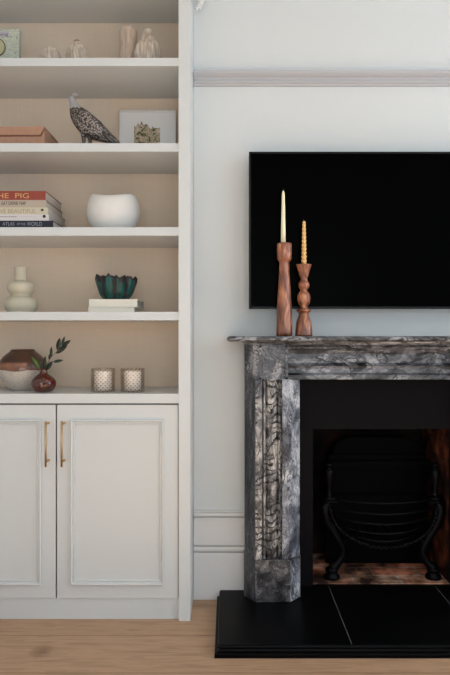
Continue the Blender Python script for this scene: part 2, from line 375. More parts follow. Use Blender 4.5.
M['bronze'] = mat('burnt_bronze', (36, 27, 28), .6, bump=(140, .8))

def floral():
    m = mat('sage_floral_paper', (170, 185, 160), .8); N, L, b = nodes(m)
    mp = mapping(m); v = N.new('ShaderNodeTexNoise'); v.inputs['Scale'].default_value = 110; v.inputs['Detail'].default_value = 3; v.inputs['Distortion'].default_value = 2; L.new(mp.outputs[0], v.inputs['Vector'])
    r = ramp(m, [(.38, (130, 140, 126)), (.46, (204, 208, 200)), (.52, (150, 160, 146)), (.58, (196, 198, 166)), (.66, (190, 198, 200))]); L.new(v.outputs['Fac'], r.inputs['Fac']); L.new(r.outputs['Color'], b.inputs['Base Color']); return m
M['floral'] = floral()
M['dial'] = mat('parchment_disc', (186, 184, 150), .8, vary=(60, (166, 166, 130), .2))
M['dial_r'] = mat('disc_rim', (104, 92, 66), .6)
M['tag'] = mat('lilac_grey_tag', (176, 172, 178), .8)

def watercolour():
    m = mat('garden_watercolour', (150, 150, 120), .8); N, L, b = nodes(m)
    mp = mapping(m); v = N.new('ShaderNodeTexNoise'); v.inputs['Scale'].default_value = 42; v.inputs['Detail'].default_value = 5; v.inputs['Distortion'].default_value = 1; L.new(mp.outputs[0], v.inputs['Vector'])
    r = ramp(m, [(.36, (70, 78, 50)), (.46, (128, 132, 92)), (.54, (190, 186, 160)), (.62, (166, 120, 96)), (.72, (214, 200, 186))]); L.new(v.outputs['Fac'], r.inputs['Fac'])
    s = N.new('ShaderNodeSeparateXYZ'); L.new(mp.outputs[0], s.inputs[0])
    n2 = N.new('ShaderNodeMath'); n2.operation = 'MULTIPLY_ADD'; n2.inputs[1].default_value = .06; L.new(v.outputs['Fac'], n2.inputs[0]); L.new(s.outputs['Z'], n2.inputs[2])
    r2 = ramp(m, [(.02, (0, 0, 0)), (.045, (255, 255, 255))])
    M['_wc'] = n2
    L.new(r.outputs['Color'], b.inputs['Base Color']); return m
M['picture'] = watercolour()

def hobnail():
    m = bpy.data.materials.new('hobnail_smoked_glass'); m.use_nodes = True; nt = m.node_tree; N = nt.nodes; L = nt.links
    N.clear(); out = N.new('ShaderNodeOutputMaterial')
    tr = N.new('ShaderNodeBsdfTransparent'); tr.inputs[0].default_value = lin((255, 253, 251))
    gl = N.new('ShaderNodeBsdfPrincipled'); gl.inputs['Base Color'].default_value = lin((124, 110, 98)); gl.inputs['Roughness'].default_value = .2
    fr = N.new('ShaderNodeLayerWeight'); fr.inputs['Blend'].default_value = .35
    # little dots on a staggered grid round the jar (angle, height)
    tc = N.new('ShaderNodeTexCoord'); s = N.new('ShaderNodeSeparateXYZ'); L.new(tc.outputs['Object'], s.inputs[0])
    at = N.new('ShaderNodeMath'); at.operation = 'ARCTAN2'; L.new(s.outputs['Y'], at.inputs[0]); L.new(s.outputs['X'], at.inputs[1])
    u = N.new('ShaderNodeMath'); u.operation = 'MULTIPLY'; u.inputs[1].default_value = 17; L.new(at.outputs[0], u.inputs[0])
    v = N.new('ShaderNodeMath'); v.operation = 'MULTIPLY'; v.inputs[1].default_value = PI / .0078; L.new(s.outputs['Z'], v.inputs[0])
    a = N.new('ShaderNodeMath'); a.operation = 'SINE'; L.new(u.outputs[0], a.inputs[0])
    c = N.new('ShaderNodeMath'); c.operation = 'SINE'; L.new(v.outputs[0], c.inputs[0])
    p = N.new('ShaderNodeMath'); p.operation = 'MULTIPLY'; L.new(a.outputs[0], p.inputs[0]); L.new(c.outputs[0], p.inputs[1])
    g = N.new('ShaderNodeMath'); g.operation = 'GREATER_THAN'; g.inputs[1].default_value = .55; L.new(p.outputs[0], g.inputs[0])
    sm = N.new('ShaderNodeMath'); sm.operation = 'MULTIPLY'; sm.inputs[1].default_value = .5; L.new(g.outputs[0], sm.inputs[0])
    mx = N.new('ShaderNodeMath'); mx.operation = 'MAXIMUM'; L.new(sm.outputs[0], mx.inputs[0])
    fm = N.new('ShaderNodeMath'); fm.operation = 'MULTIPLY'; fm.inputs[1].default_value = .5; L.new(fr.outputs['Facing'], fm.inputs[0]); L.new(fm.outputs[0], mx.inputs[1])
    mix = N.new('ShaderNodeMixShader'); L.new(mx.outputs[0], mix.inputs[0]); L.new(tr.outputs[0], mix.inputs[1]); L.new(gl.outputs[0], mix.inputs[2])
    L.new(mix.outputs[0], out.inputs[0]); return m
M['hobnail'] = hobnail()

# ------------------------------------------------------------------ key depths
YW = 2.75            # chimney-breast face
YSL = 2.772         # fire surround slips
YG = 2.523           # bookcase face
YB = 2.88            # bookcase back
XC = .6455           # fireplace centre line
XL, XR, YR, HC = -1.215, 2.5, -2.6, 2.95      # room extents
def mir(x): return 2 * XC - x

# ------------------------------------------------------------------ room
fl = obj('floor', box(XL - .1, XR + .1, YR - .1, 3.3, -.05, 0), M['floor'], base=(0, 0, 0)); fl['kind'] = 'structure'
bm = bmesh.new()
bx(bm, XL - .1, XR + .1, YR - .1, 3.3, HC, HC + .05); struct('ceiling', bm, M['ceiling'])
GX1 = X(190.2, YG); XBL = GX1 + .0005; XBR = mir(XBL)
OX0, OX1 = X(313, YSL), mir(X(313, YSL)); OZ = Z(429, YSL)
sx0, sx1, sz = .205, mir(.205), .985
bm = bmesh.new()
bx(bm, XBL, sx0, YW, 3.2, 0, HC); bx(bm, sx1, XBR, YW, 3.2, 0, HC); bx(bm, sx0, sx1, YW, 3.2, sz, HC)
bx(bm, XL, XBL, 3.1, 3.2, 0, HC); bx(bm, XBR, XR, 3.1, 3.2, 0, HC); bx(bm, sx0, sx1, 3.19, 3.2, 0, sz)
struct('wall_back', bm, M['wall'])
struct('wall_left', box(XL - .1, XL, YR - .1, 3.3, 0, HC), M['wall'])
# right wall with window opening
def wall_with_hole(axis, c0, c1, a0, a1, h0, h1, z0, z1):
    bm = bmesh.new()
    def B(p, q, r, s):
        if axis == 'x': bx(bm, c0, c1, p, q, r, s)
        else: bx(bm, p, q, c0, c1, r, s)
    B(a0, h0, 0, HC); B(h1, a1, 0, HC); B(h0, h1, 0, z0); B(h0, h1, z1, HC); return bm
W3 = (1.75, 2.5, .6, 2.65)  # unseen window, added to brighten right-facing sides
W1 = (-1.3, 1.35, .6, 2.65)      # y0 y1 z0 z1 on the right wall
bm = wall_with_hole('x', XR, XR + .1, YR - .1, W3[0] - .1, W1[0], W1[1], W1[2], W1[3])
for a in ((W3[0] - .1, W3[0], 0, HC), (W3[1], 3.3, 0, HC), (W3[0], W3[1], 0, W3[2]), (W3[0], W3[1], W3[3], HC)): bx(bm, XR, XR + .1, *a)
struct('wall_right', bm, M['wall'])
W2 = (-.6, 1.7, .35, 2.3)      # x0 x1 z0 z1 on the rear wall
struct('wall_front', wall_with_hole('y', YR - .1, YR, XL, XR, W2[0], W2[1], W2[2], W2[3]), M['wall'])
bm = bmesh.new()
for (y0, y1, z0, z1) in ((W1[0], W1[0]+.06, W1[2], W1[3]), (W1[1]-.06, W1[1], W1[2], W1[3]), (W1[0], W1[1], W1[2], W1[2]+.06), (W1[0], W1[1], W1[3]-.06, W1[3]), (W1[0], W1[1], 1.58, 1.62), (.005, .045, W1[2], W1[3])):
    bx(bm, XR + .02, XR + .07, y0, y1, z0, z1)
struct('window_1', bm, M['trim'])
bm = bmesh.new()
for (x0, x1, z0, z1) in ((W2[0], W2[0]+.06, W2[2], W2[3]), (W2[1]-.06, W2[1], W2[2], W2[3]), (W2[0], W2[1], W2[2], W2[2]+.06), (W2[0], W2[1], W2[3]-.06, W2[3]), (W2[0], W2[1], 1.65, 1.69)):
    bx(bm, x0, x1, YR - .07, YR - .02, z0, z1)
struct('window_2', bm, M['trim'])
bm = bmesh.new()
for (y0, y1, z0, z1) in ((W3[0], W3[0]+.05, W3[2], W3[3]), (W3[1]-.05, W3[1], W3[2], W3[3]), (W3[0], W3[1], W3[2], W3[2]+.06), (W3[0], W3[1], W3[3]-.06, W3[3]), (W3[0], W3[1], 1.58, 1.62)):
    bx(bm, XR + .02, XR + .07, y0, y1, z0, z1)
struct('added_window', bm, M['trim'])

# skirting board
zt = Z(511.5, 2.70)
def zs_(py): return Z(py, YW - .018)
prof = [(YW, 0), (YW-.024, 0), (YW-.024, zs_(552.6)), (YW-.008, zs_(552.2)), (YW-.008, zs_(550.9)), (YW-.022, zs_(550.6)), (YW-.023, zs_(548.5)), (YW-.019, zs_(547)), (YW-.004, zs_(546.6)), (YW-.004, zs_(545.3)), (YW-.0165, zs_(545.2)),
        (YW-.0165, zs_(519.6)), (YW-.0205, zs_(519.2)), (YW-.021, zs_(517.8)), (YW-.005, zs_(517.4)), (YW-.005, zs_(516.2)), (YW-.017, zs_(516)), (YW-.016, zs_(513.6)), (YW-.006, zs_(512.4)), (YW-.012, zs_(512.2)), (YW-.012, zs_(511)), (YW, zs_(511))]
struct('baseboard_back', prism(bmesh.new(), prof, XBL + .001, X(244.5, YW), 'x'), M['trim'])
struct('baseboard_right', box(XR - .022, XR, YR, 3.1, 0, .33), M['trim'])
struct('baseboard_left', box(XL, XL + .02, YR, 2.5, 0, .33), M['trim'])
# picture rail
z1, z0 = Z(68.3, 2.70), Z(82, 2.70)
h = z1 - z0
prof = [(YW, z0), (YW-.008, z0), (YW-.011, z0+.12*h), (YW-.018, z0+.2*h), (YW-.018, z0+.34*h), (YW-.013, z0+.42*h), (YW-.016, z0+.55*h), (YW-.026, z0+.66*h), (YW-.034, z0+.8*h), (YW-.034, z1), (YW, z1)]
struct('trim_1', prism(bmesh.new(), prof, XBL + .001, XBR, 'x'), M['rail'])
# plaster leaf ornament high on the wall
bm = bmesh.new()
for i in range(9):
    px, py = 196.5 + i * 1.0, 8.5 - i * 2.1
    c = Vector((X(px, 2.70), 2.703, Z(py, 2.70)))
    bmesh.ops.create_icosphere(bm, subdivisions=2, radius=.008 + .0012 * i, matrix=Matrix.Translation(c))
    bmesh.ops.create_icosphere(bm, subdivisions=2, radius=.0055, matrix=Matrix.Translation(c + Vector((.014, .003, .004))))
tube(bm, [(X(196, 2.7), 2.712, Z(9, 2.7)), (X(199, 2.7), 2.708, Z(2, 2.7)), (X(204, 2.7), 2.706, Z(-8, 2.7)), (X(206, 2.7), 2.706, Z(-20, 2.7))], [.004, .01, .014, .016], 10)
for f in bm.faces: f.smooth = True
struct('trim_2', bm, M['trim'])

# ------------------------------------------------------------------ bookcase
gx1 = GX1; gx0 = X(178.6, YG)
bl0 = -1.205; bl1 = bl0 + .05
bk = thing('bookcase', 'built-in pale grey painted bookcase with beige lined back left of the chimney breast', 'bookcase', ((bl0 + gx1) / 2, YG, 0))
obj('side_panel', bev(box(gx0, gx1, YG, YB + .02, 0, HC - .005), .005, 3), M['cab'], bk)
obj('side_panel', bev(box(bl0, bl1, YG, YB + .02, 0, HC - .005), .003, 2), M['cab'], bk)
obj('back_panel', box(bl1, gx0, YB, YB + .015, .87, HC - .005), M['cloth'], bk, label='beige woven grasscloth back')
SH = {}
YS = 2.53
for k, (t, b_) in enumerate(((57.9, 66.0), (143.2, 151.6), (227.2, 235.6), (311.9, 320.2))):
    zt_, zb_ = Z(t, YS), Z(b_, YS); SH[k + 1] = zt_
    obj('shelf', bev(box(bl1, gx0, YS, YB - .001, zb_, zt_), .0015, 2), M['cab'], bk)
z = 1.1 + (335 - 23.3) * YB / F
obj('shelf', bev(box(bl1, gx0, YS, YB - .001, z, z + .032), .0015, 2), M['cab'], bk)
obj('top_rail', box(bl1, gx0, YS, YS + .02, 2.8, HC - .005), M['cab'], bk)
SH[0] = Z(393.8, YS)
tag(obj('worktop', bev(box(bl1, gx0, YS - .002, YB - .001, Z(403.3, YS), SH[0]), .0025, 2), M['cab']), 'pale grey painted worktop slab on top of the base cupboard', 'worktop')

# base cabinet
YD = 2.533
cz1 = Z(403.4, YS); dz0, dz1 = Z(598, YD), Z(404.9, YD)
bc = thing('base_cabinet', 'pale grey two-door base cupboard with slim brass handles under the bookcase shelves', 'cupboard', ((bl1 + gx0) / 2, 2.56, 0))
bm = bmesh.new()
bx(bm, bl1 + .001, gx0 - .001, 2.555, 2.86, dz0 - .001, cz1 - .0005)
obj('body', bm, M['gap'], bc, label='carcass coloured dark for the shade in the gaps')
obj('plinth', box(bl1 + .001, gx0 - .0005, 2.541, 2.56, .0, dz0 - .003), M['cab'], bc)
rd0, rd1 = X(57.1, YD), X(177.9, YD); ld1 = X(55.6, YD); ld0 = ld1 - (rd1 - rd0)
for (a, b_, hx, lab) in ((ld0, ld1, X(45.6, 2.492), 'left'), (rd0, rd1, X(61.6, 2.492), 'right')):
    door = obj('door', bev(box(a, b_, YD, 2.555, dz0, dz1), .0012, 2), M['cab'], bc)
    inset = .0535; x0, x1, zz0, zz1 = a + inset, b_ - inset, Z(584.2, YD), Z(419.3, YD)
    # raised moulding: mitred picture-frame profile
    bm = bmesh.new()
    pr = [(0, 0), (0, .011), (.0009, .0135), (.0022, .015), (.0038, .0155), (.0054, .015), (.0067, .0135), (.0075, .011), (.0077, .006), (.0085, .0052), (.0125, .0052), (.0135, .007), (.0155, .0075), (.017, .006), (.0175, 0)]
    loops = []
    for (ins, out) in pr:
        loops.append([bm.verts.new(p) for p in ((x0+ins, YD-out, zz0+ins), (x1-ins, YD-out, zz0+ins), (x1-ins, YD-out, zz1-ins), (x0+ins, YD-out, zz1-ins))])
    for i in range(len(loops) - 1):
        for k in range(4): bm.faces.new((loops[i][k], loops[i][(k+1) % 4], loops[i+1][(k+1) % 4], loops[i+1][k]))
    bmesh.ops.recalc_face_normals(bm, faces=bm.faces[:])
    if sum(f.normal.y for f in bm.faces) > 0: bmesh.ops.reverse_faces(bm, faces=bm.faces[:])
    obj('panel_moulding', bm, M['cab_gloss'], door)
    hz1, hz0 = Z(421.3, 2.492), Z(467, 2.492)
    bm = bmesh.new()
    tube(bm, [(hx, 2.492, hz0), (hx, 2.492, hz1)], .0040, 12)
    for zz in (hz0 + .018, hz1 - .012):
        tube(bm, [(hx, 2.492, zz), (hx, YD - .004, zz)], .0030, 10)
        tube(bm, [(hx, YD - .005, zz), (hx, YD + .0, zz)], .0052, 12)
    obj('handle', bm, M['brass'], door, label='slim brass bar handle')

# ------------------------------------------------------------------ fireplace: hearth
hb = (X(214.5, 2.2306), 2.2306)
hx0, hx1 = hb[0], mir(hb[0])
HZ = .04
hearth = thing('hearth', 'black slate hearth slab with moulded edge on the oak floor', 'hearth', (XC, 2.45, 0))
bm = bmesh.new()
def frame_prof(bm, prof, x0, x1, y0, y1):
    """prof: (inset,z); three-sided moulding wrapped round front and sides"""
    loops = []
    for ins, z in prof:
        loops.append([bm.verts.new(p) for p in ((x0+ins, y1, z), (x0+ins, y0+ins, z), (x1-ins, y0+ins, z), (x1-ins, y1, z))])
    for i in range(len(loops)-1):
        for k in range(3): bm.faces.new((loops[i][k], loops[i][k+1], loops[i+1][k+1], loops[i+1][k]))
    bm.faces.new(loops[-1]); bm.faces.new(loops[0][::-1])
    bm.faces.new([l[0] for l in loops] + [l[3] for l in loops[::-1]])
    bmesh.ops.recalc_face_normals(bm, faces=bm.faces[:])
frame_prof(bm, [(0, 0), (0, .012), (.003, .015), (.008, .016), (.014, .019), (.016, .024), (.016, .027), (.012, .029), (.010, .033), (.012, .038), (.016, HZ)], hx0, hx1, hb[1], YW - .0005)
bx(bm, sx0 + .001, sx1 - .001, YW - .002, YSL + .018, .001, HZ)
obj('slab', bm, M['slate'], hearth)
j0 = X(329, 2.76); 
for (xj, nm) in ((j0, 0), (mir(j0) + .0, 1)):
    bm = bmesh.new(); bx(bm, xj - .0009, xj + .0009, hb[1] + .016, YSL - .001, HZ - .001, HZ + .0004)
    obj('stone_joint', bm, M['joint'], hearth, label='thin pale joint line')

# slips + firebox
sl = thing('fireplace_insert', 'flat black slate panel framing the brick-lined fire opening', 'fireplace', (XC, 2.755, HZ))
bm = bmesh.new()
xs0 = X(298, 2.7); ZL = Z(379.5, 2.62)
SX0, SX1 = .285, mir(.285)
bx(bm, SX0 - .012, OX0, 2.7215-.0, 2.7195+.0, HZ, ZL) if False else None
bm.free(); bm = bmesh.new()
for (a, b_, c, d) in ((sx0+.001, OX0, HZ+.0005, sz-.001), (OX1, sx1-.001, HZ+.0005, sz-.001), (OX0, OX1, OZ, sz-.001)):
    bx(bm, a, b_, YSL, YSL+.018, c, d)
bmesh.ops.remove_doubles(bm, verts=bm.verts[:], dist=1e-5)
obj('slate_slips', bm, M['slip'], sl)
FB = 3.17; YF0 = YSL + .019
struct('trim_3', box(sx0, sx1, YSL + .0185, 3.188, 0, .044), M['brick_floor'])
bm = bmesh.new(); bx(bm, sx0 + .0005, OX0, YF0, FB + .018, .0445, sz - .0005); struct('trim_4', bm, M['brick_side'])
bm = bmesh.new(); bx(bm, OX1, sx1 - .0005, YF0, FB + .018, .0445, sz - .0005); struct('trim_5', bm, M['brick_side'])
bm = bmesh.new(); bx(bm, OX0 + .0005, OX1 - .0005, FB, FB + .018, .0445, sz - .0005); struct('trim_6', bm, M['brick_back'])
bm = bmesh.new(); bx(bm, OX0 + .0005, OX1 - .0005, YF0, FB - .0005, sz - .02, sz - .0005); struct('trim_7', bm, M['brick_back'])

# ------------------------------------------------------------------ marble surround
sr = thing('mantelpiece', 'carved grey and black veined marble fireplace surround with projecting mantel shelf', 'mantelpiece', (XC, 2.6, HZ))
YF = 2.5975
pz = Z(560, YF)
def jamb(m, s):
    f = (lambda x: x) if s == 1 else mir
    return [(f(x), y) for x, y in m][::s]
xa, xb, xc, xd = X(243.6, YW), X(255.5, YF), X(290, YF), X(300.5, 2.655)
BK = [(YSL-.0005), .208]
plinth = [(xa, YW-.0005), (xa, 2.665), (xb, YF), (xc, YF), (xd, 2.655), (xd, YSL-.0005), (.208, YSL-.0005), (.208, YW-.0005)]
q = .004; YJ = YF + q
g = lambda px: X(px, YJ)
shaft = [(xa + .003, YW-.0005), (xa + .003, 2.668), (g(254.5), 2.612), (g(255.5), YJ), (g(262.2), YJ), (g(262.8), YJ + .014), (g(263.2), YJ + .001), (g(263.8), YJ - .005), (g(264.8), YJ - .005), (g(265.4), YJ + .001), (g(266), YJ + .018),
         (g(268), YJ + .010), (g(272), YJ + .005), (g(276), YJ + .010), (g(278), YJ + .018), (g(279), YJ + .004), (g(280), YJ - .003), (g(280.8), YJ + .020), (g(282.2), YJ + .018), (g(282.5), YJ + .004), (g(286), YJ + .004), (g(289), YJ + .006), (xd - .006, 2.650), (xd - .003, 2.655), (xd - .003, YSL-.0005), (.208, YSL-.0005), (.208, YW-.0005)]
cz = Z(380, YF)
cap_top = Z(344.5, YF - .01)
for s in (1, -1):
    bm = prism(bmesh.new(), jamb(shaft, s), pz - .002, cz + .002, 'z')
    for f_ in bm.faces:
        nx = f_.normal.x * s; cxm = f_.calc_center_median().x; cxm = cxm if s == 1 else mir(cxm)
        if cxm > g(281.6): f_.material_index = 1  # cant faces take the marble with side light in its colour
        elif cxm < g(255.2): f_.material_index = 2  # return faces take the marble with shade in its colour
    jb = obj('jamb', bm, [M['marble_v'], M['marble_lit'], M['marble_shade']], sr)
    bm = prism(bmesh.new(), jamb(plinth, s), HZ + .0005, pz, 'z')
    for f_ in bm.faces:
        cxm = f_.calc_center_median().x; cxm = cxm if s == 1 else mir(cxm)
        f_.material_index = 1 if cxm > xc + .002 else (2 if cxm < xb - .002 else 0)  # same lit and shaded marble colours on the foot's canted sides
    obj('foot_block', bev(bm, .0025, 2), [M['marble_f'], M['marble_lit'], M['marble_shade']], sr)
    # corner block with a sunk square
    f = (lambda x: x) if s == 1 else mir
    bm = bmesh.new()
    blk = [(xa + .002, YW-.0005), (xa + .002, 2.66), (X(253.5, 2.6), 2.61), (X(288.5, 2.6), 2.61), (X(288.5, 2.6), YW-.0005)]
    prism(bm, jamb(blk, s), cz, cap_top, 'z')
    a, b_ = sorted((f(X(259.5, 2.6)), f(X(287.5, 2.6))))
    fr = bmesh.new()
    # carved square frame
    for (p, q_, r, t) in ((a, b_, cz + .003, cz + .010), (a, b_, cap_top - .012, cap_top - .004), (a, a + .008, cz + .003, cap_top - .004), (b_ - .008, b_, cz + .003, cap_top - .004)):
        bx(bm, p, q_, 2.602, 2.6105, r, t)
    cxx, czz = (a + b_) / 2, (cz + cap_top) / 2
    for (r, d) in ((.042, .004), (.03, .008), (.014, .011)):
        pts = [(cxx + r * math.cos(2*PI*i/24), czz + r * math.sin(2*PI*i/24)) for i in range(24)]
        prism(bm, pts, 2.612, 2.610 - d, 'y')
    fr.free()
    obj('corner_block', bm, M['marble_b'], sr, label='darker carved corner block')
# lintel with moulded profile
L0, L1 = X(288.5, 2.6), mir(X(288.5, 2.6))
zb = Z(379.5, 2.62)
def zz(py): return Z(py, 2.615)
prof = [(YSL-.0005, zb), (2.612, zb), (2.609, zb + .004), (2.609, zz(375)), (2.613, zz(374)), (2.619, zz(373.2)), (2.621, zz(368.5)), (2.616, zz(367.6)), (2.615, zz(366.4)), (2.624, zz(365)), (2.632, zz(363)), (2.633, zz(354)), (2.622, zz(350)),
        (2.612, zz(348.6)), (2.608, zz(347)), (2.612, zz(345.8)), (2.60, cap_top), (YW-.0005, cap_top), (YW-.0005, .983), (YSL-.0005, .983)]
obj('lintel', prism(bmesh.new(), prof, L0 + .0005, L1 - .0005, 'x'), M['marble_h'], sr)
# bed moulding under the shelf and the shelf slab
sh_x0 = X(226.8, 2.50); MT = Z(336.2, 2.52); MB_ = MT - .021
bm = bmesh.new()
frame_prof(bm, [(.070, cap_top + .0005), (.069, cap_top + .003), (.064, cap_top + .005), (.058, MB_ - .004), (.056, MB_ - .0005)], sh_x0, mir(sh_x0), 2.50, YW - .0005)
obj('bed_moulding', bm, M['marble_h'], sr)
bm = bmesh.new()
frame_prof(bm, [(.014, MB_), (.006, MB_ + .002), (.001, MB_ + .006), (0, MB_ + .011), (.002, MB_ + .016), (.007, MB_ + .020), (.012, MT)], sh_x0, mir(sh_x0), 2.50, YW - .0005)
obj('mantel_shelf', bm, M['marble_h'], sr)

# ------------------------------------------------------------------ grate
GY = 2.86
def gx(px): return X(px, GY)
def gz(py): return Z(py, GY)
GC = gx(382)
fz = .0445
gr = thing('fire_grate', 'black cast-iron basket grate with bowed bars standing in the fireplace', 'grate', (GC, GY, fz))
for s in (1, -1):
    f = (lambda x: x) if s == 1 else (lambda x: 2 * GC - x)
    # standard: urn post above the cap
    bm = bmesh.new()
    zc = gz(497)
    cx_ = f(gx(329))
    bx(bm, cx_ - .034, cx_ + .034, GY - .036, GY + .03, zc - .020, zc - .010)
    bx(bm, cx_ - .027, cx_ + .027, GY - .030, GY + .024, zc - .010, zc + .003)
    bev(bm, .002, 2)
    lathe(bm, smooth_prof([(.019, zc + .003), (.012, zc + .014), (.011, zc + .03), (.016, zc + .06), (.022, zc + .095), (.021, zc + .115), (.012, zc + .13), (.019, zc + .138), (.014, zc + .148), (.0, zc + .152)], 3), cx_, GY, 16)
    obj('finial_post', bm, M['iron'], gr)
    bm = bmesh.new()
    path = [(328, 501, .018), (324.5, 508, .024), (327, 520, .022), (334, 533, .019), (341, 545, .017), (342, 554, .016), (337, 562, .019), (332, 567, .024)]
    P = smooth_prof([(f(gx(p)), GY - .01, gz(q_), r) for p, q_, r in path], 4)
    tube(bm, [p[:3] for p in P], [p[3] for p in P], 10)
    fx = f(gx(331.5))
    tz = gz(566)
    bm2 = []
    lathe(bm, [(0, fz + .001), (.036, fz + .001), (.034, fz + .014), (.024, fz + .022), (.027, fz + .032), (.030, fz + .042), (.02, tz), (0, tz + .002)], fx, GY - .01, 12)
    obj('leg', bm, M['iron'], gr)
# bowed bars
def bar(pyL, pymid, half, bow, r, name='fire_bar'):
    bm = bmesh.new(); pts = []
    for i in range(25):
        t = -1 + 2 * i / 24
        x = GC + half * t; c = 1 - t * t
        y = GY - bow * c
        z0 = gz(pyL); z1_ = 1.1 - (pymid - 335) * (GY - bow) / F
        pts.append((x, y, z0 + (z1_ - z0) * c))
    tube(bm, pts, r, 8)
    return obj(name, bm, M['iron'], gr)
HW = GC - gx(330)
bar(499, 503.5, HW, .07, .006)
bar(508, 514.5, HW * .97, .08, .006)
bar(517, 524.5, HW * .9, .08, .006)
bar(526, 534, HW * .8, .075, .006)
bar(534, 541.5, HW * .64, .065, .006)
bm = bmesh.new()
pts = []
for i in range(33):
    a = PI * i / 32
    t = math.cos(a); c = math.sin(a)
    pts.append((GC + HW * 1.02 * t, GY - .02 - .06 * c, gz(502) + (1.1 - (547.5 - 335) * (GY - .08) / F - gz(502)) * c ** .9))
tube(bm, pts, .0065, 8)
for p in pts[1:-1:1]:
    bmesh.ops.create_icosphere(bm, subdivisions=1, radius=.0095, matrix=Matrix.Translation(Vector(p) + Vector((0, -.003, 0))))
obj('beaded_rim', bm, M['iron'], gr)
# basket floor and fireback
bm = bmesh.new()
prof = [(GC - HW*.95, gz(505)), (GC + HW*.95, gz(505))]
pp = [(GC + HW*.93*math.cos(PI*i/20), gz(503) - (gz(503)-gz(543))*math.sin(PI*i/20)) for i in range(21)]
prism(bm, pp, GY + .14, GY + .15, 'y')
obj('basket_back', bm, M['iron_black'], gr)
bm = bmesh.new()
for i in range(9):
    x = GC + (i - 4) * .042
    tube(bm, [(x, GY - .04, gz(544) + .02), (x, GY + .14, gz(540) + .02)], .006, 6)
obj('bottom_grid', bm, M['iron'], gr)
bm = bmesh.new()
BY = 3.03
bx0, bx1 = X(326, BY), X(427, BY)
bx(bm, bx0, bx1, BY, BY + .03, fz + .001, Z(468, BY))
pts = [(bx0 + .03, Z(455, BY)), (bx0 + .045, Z(443, BY)), (bx0 + .1, Z(437, BY)), (bx1 - .1, Z(437, BY)), (bx1 - .045, Z(443, BY)), (bx1 - .03, Z(455, BY))]
prism(bm, pts, BY - .002, BY + .03, 'y')
bx(bm, bx0 + .01, bx1 - .01, BY - .02, BY + .03, Z(459.5, BY), Z(454, BY))
bx(bm, bx0 - .002, bx1 + .002, BY - .045, BY + .03, Z(464.5, BY), Z(459.5, BY))
bx(bm, bx0 + .012, bx1 - .012, BY - .025, BY + .03, Z(468, BY), Z(464.5, BY))
bev(bm, .003, 2)
tag(obj('fireback', bm, M['iron_black']), 'black cast-iron fireback plate with stepped ledge behind the grate', 'fireback')

# ------------------------------------------------------------------ television
TY = 2.66
tx0, tx1 = X(249, TY), mir(X(249, TY)); tz0, tz1 = Z(308.8, TY), Z(151.7, TY)
tv = thing('television', 'large black flat-screen television on the wall above the mantelpiece', 'television', (XC, TY, tz0))
bm = bmesh.new()
bx(bm, tx0, tx1, TY + .003, TY + .028, tz0, tz1); bev(bm, .002, 2)
bx(bm, XC - .3, XC + .3, TY + .028, TY + .045, tz0 + .1, tz1 - .12)
obj('housing', bm, M['bezel'], tv)
bm = bmesh.new(); bw = .0075
for (a, b_, c, d) in ((tx0, tx1, tz0, tz0 + .009), (tx0, tx1, tz1 - bw, tz1), (tx0, tx0 + bw, tz0, tz1), (tx1 - bw, tx1, tz0, tz1)):
    bx(bm, a, b_, TY, TY + .004, c, d)
obj('bezel', bm, M['bezel'], tv)
obj('screen', box(tx0 + .006, tx1 - .006, TY + .0015, TY + .004, tz0 + .007, tz1 - .006), M['screen'], tv)
obj('wall_bracket', box(XC - .2, XC + .2, TY + .045, YW - .0005, tz0 + .2, tz1 - .2), M['bezel'], tv)

# ------------------------------------------------------------------ candlesticks
def cprof(cx_px, Yc, rows, zbase):
    k = Yc / F; out = [(0, zbase)]
    for (py, w) in rows:
        out.append((w / 2 * k, max(zbase, 1.1 - (py - 335) * k)))
    return out
YC = 2.60
c1 = thing('candlestick', 'taller turned brown wooden candlestick with a wide cup on the marble mantel shelf', 'candlestick', (X(284.3, YC), YC, MT))
rows = [(340, 15.4), (333, 16.3), (322, 15.9), (310, 15.3), (297, 13.8), (285, 12.1), (275, 10.9), (268, 10.4), (263.5, 9.8), (261.8, 10.0), (260.8, 12.6), (258.8, 14.6), (252, 14.9), (246, 14.8), (243.6, 14.5), (243.2, 13), (243.4, 6)]
pr = cprof(284.3, YC, rows, MT) ; pr.append((0, pr[-1][1]))
bm = bmesh.new(); lathe(bm, pr, X(284.3, YC), YC, 32); obj('turned_body', bm, M['walnut'], c1)
c2 = thing('candlestick', 'shorter turned brown wooden candlestick with stacked ball and disc shapes on the mantel', 'candlestick', (X(303.8, YC), YC, MT))
rows = [(340, 16.6), (334, 17.2), (327, 16.4), (321, 14.4), (316.5, 10.8), (313.6, 9.6), (312.3, 12), (311.3, 14.6), (310.2, 15), (309.4, 13), (308, 8), (305.8, 7.8), (303.5, 11), (300.5, 13), (297.6, 13.6), (294.5, 12.6), (291.8, 8.8), (290.3, 7.0), (288.8, 8.6), (286.8, 11), (284.8, 11.3), (282.6, 10.4), (281, 7.6), (279, 7.0), (276.5, 8.6), (271, 11.6), (266.5, 14.4), (264.9, 15.6), (264.5, 14.6), (264.9, 6)]
pr = cprof(303.8, YC, rows, MT); pr.append((0, pr[-1][1]))
bm = bmesh.new(); lathe(bm, smooth_prof(pr, 2), X(303.8, YC), YC, 32); obj('turned_body', bm, M['walnut'], c2)
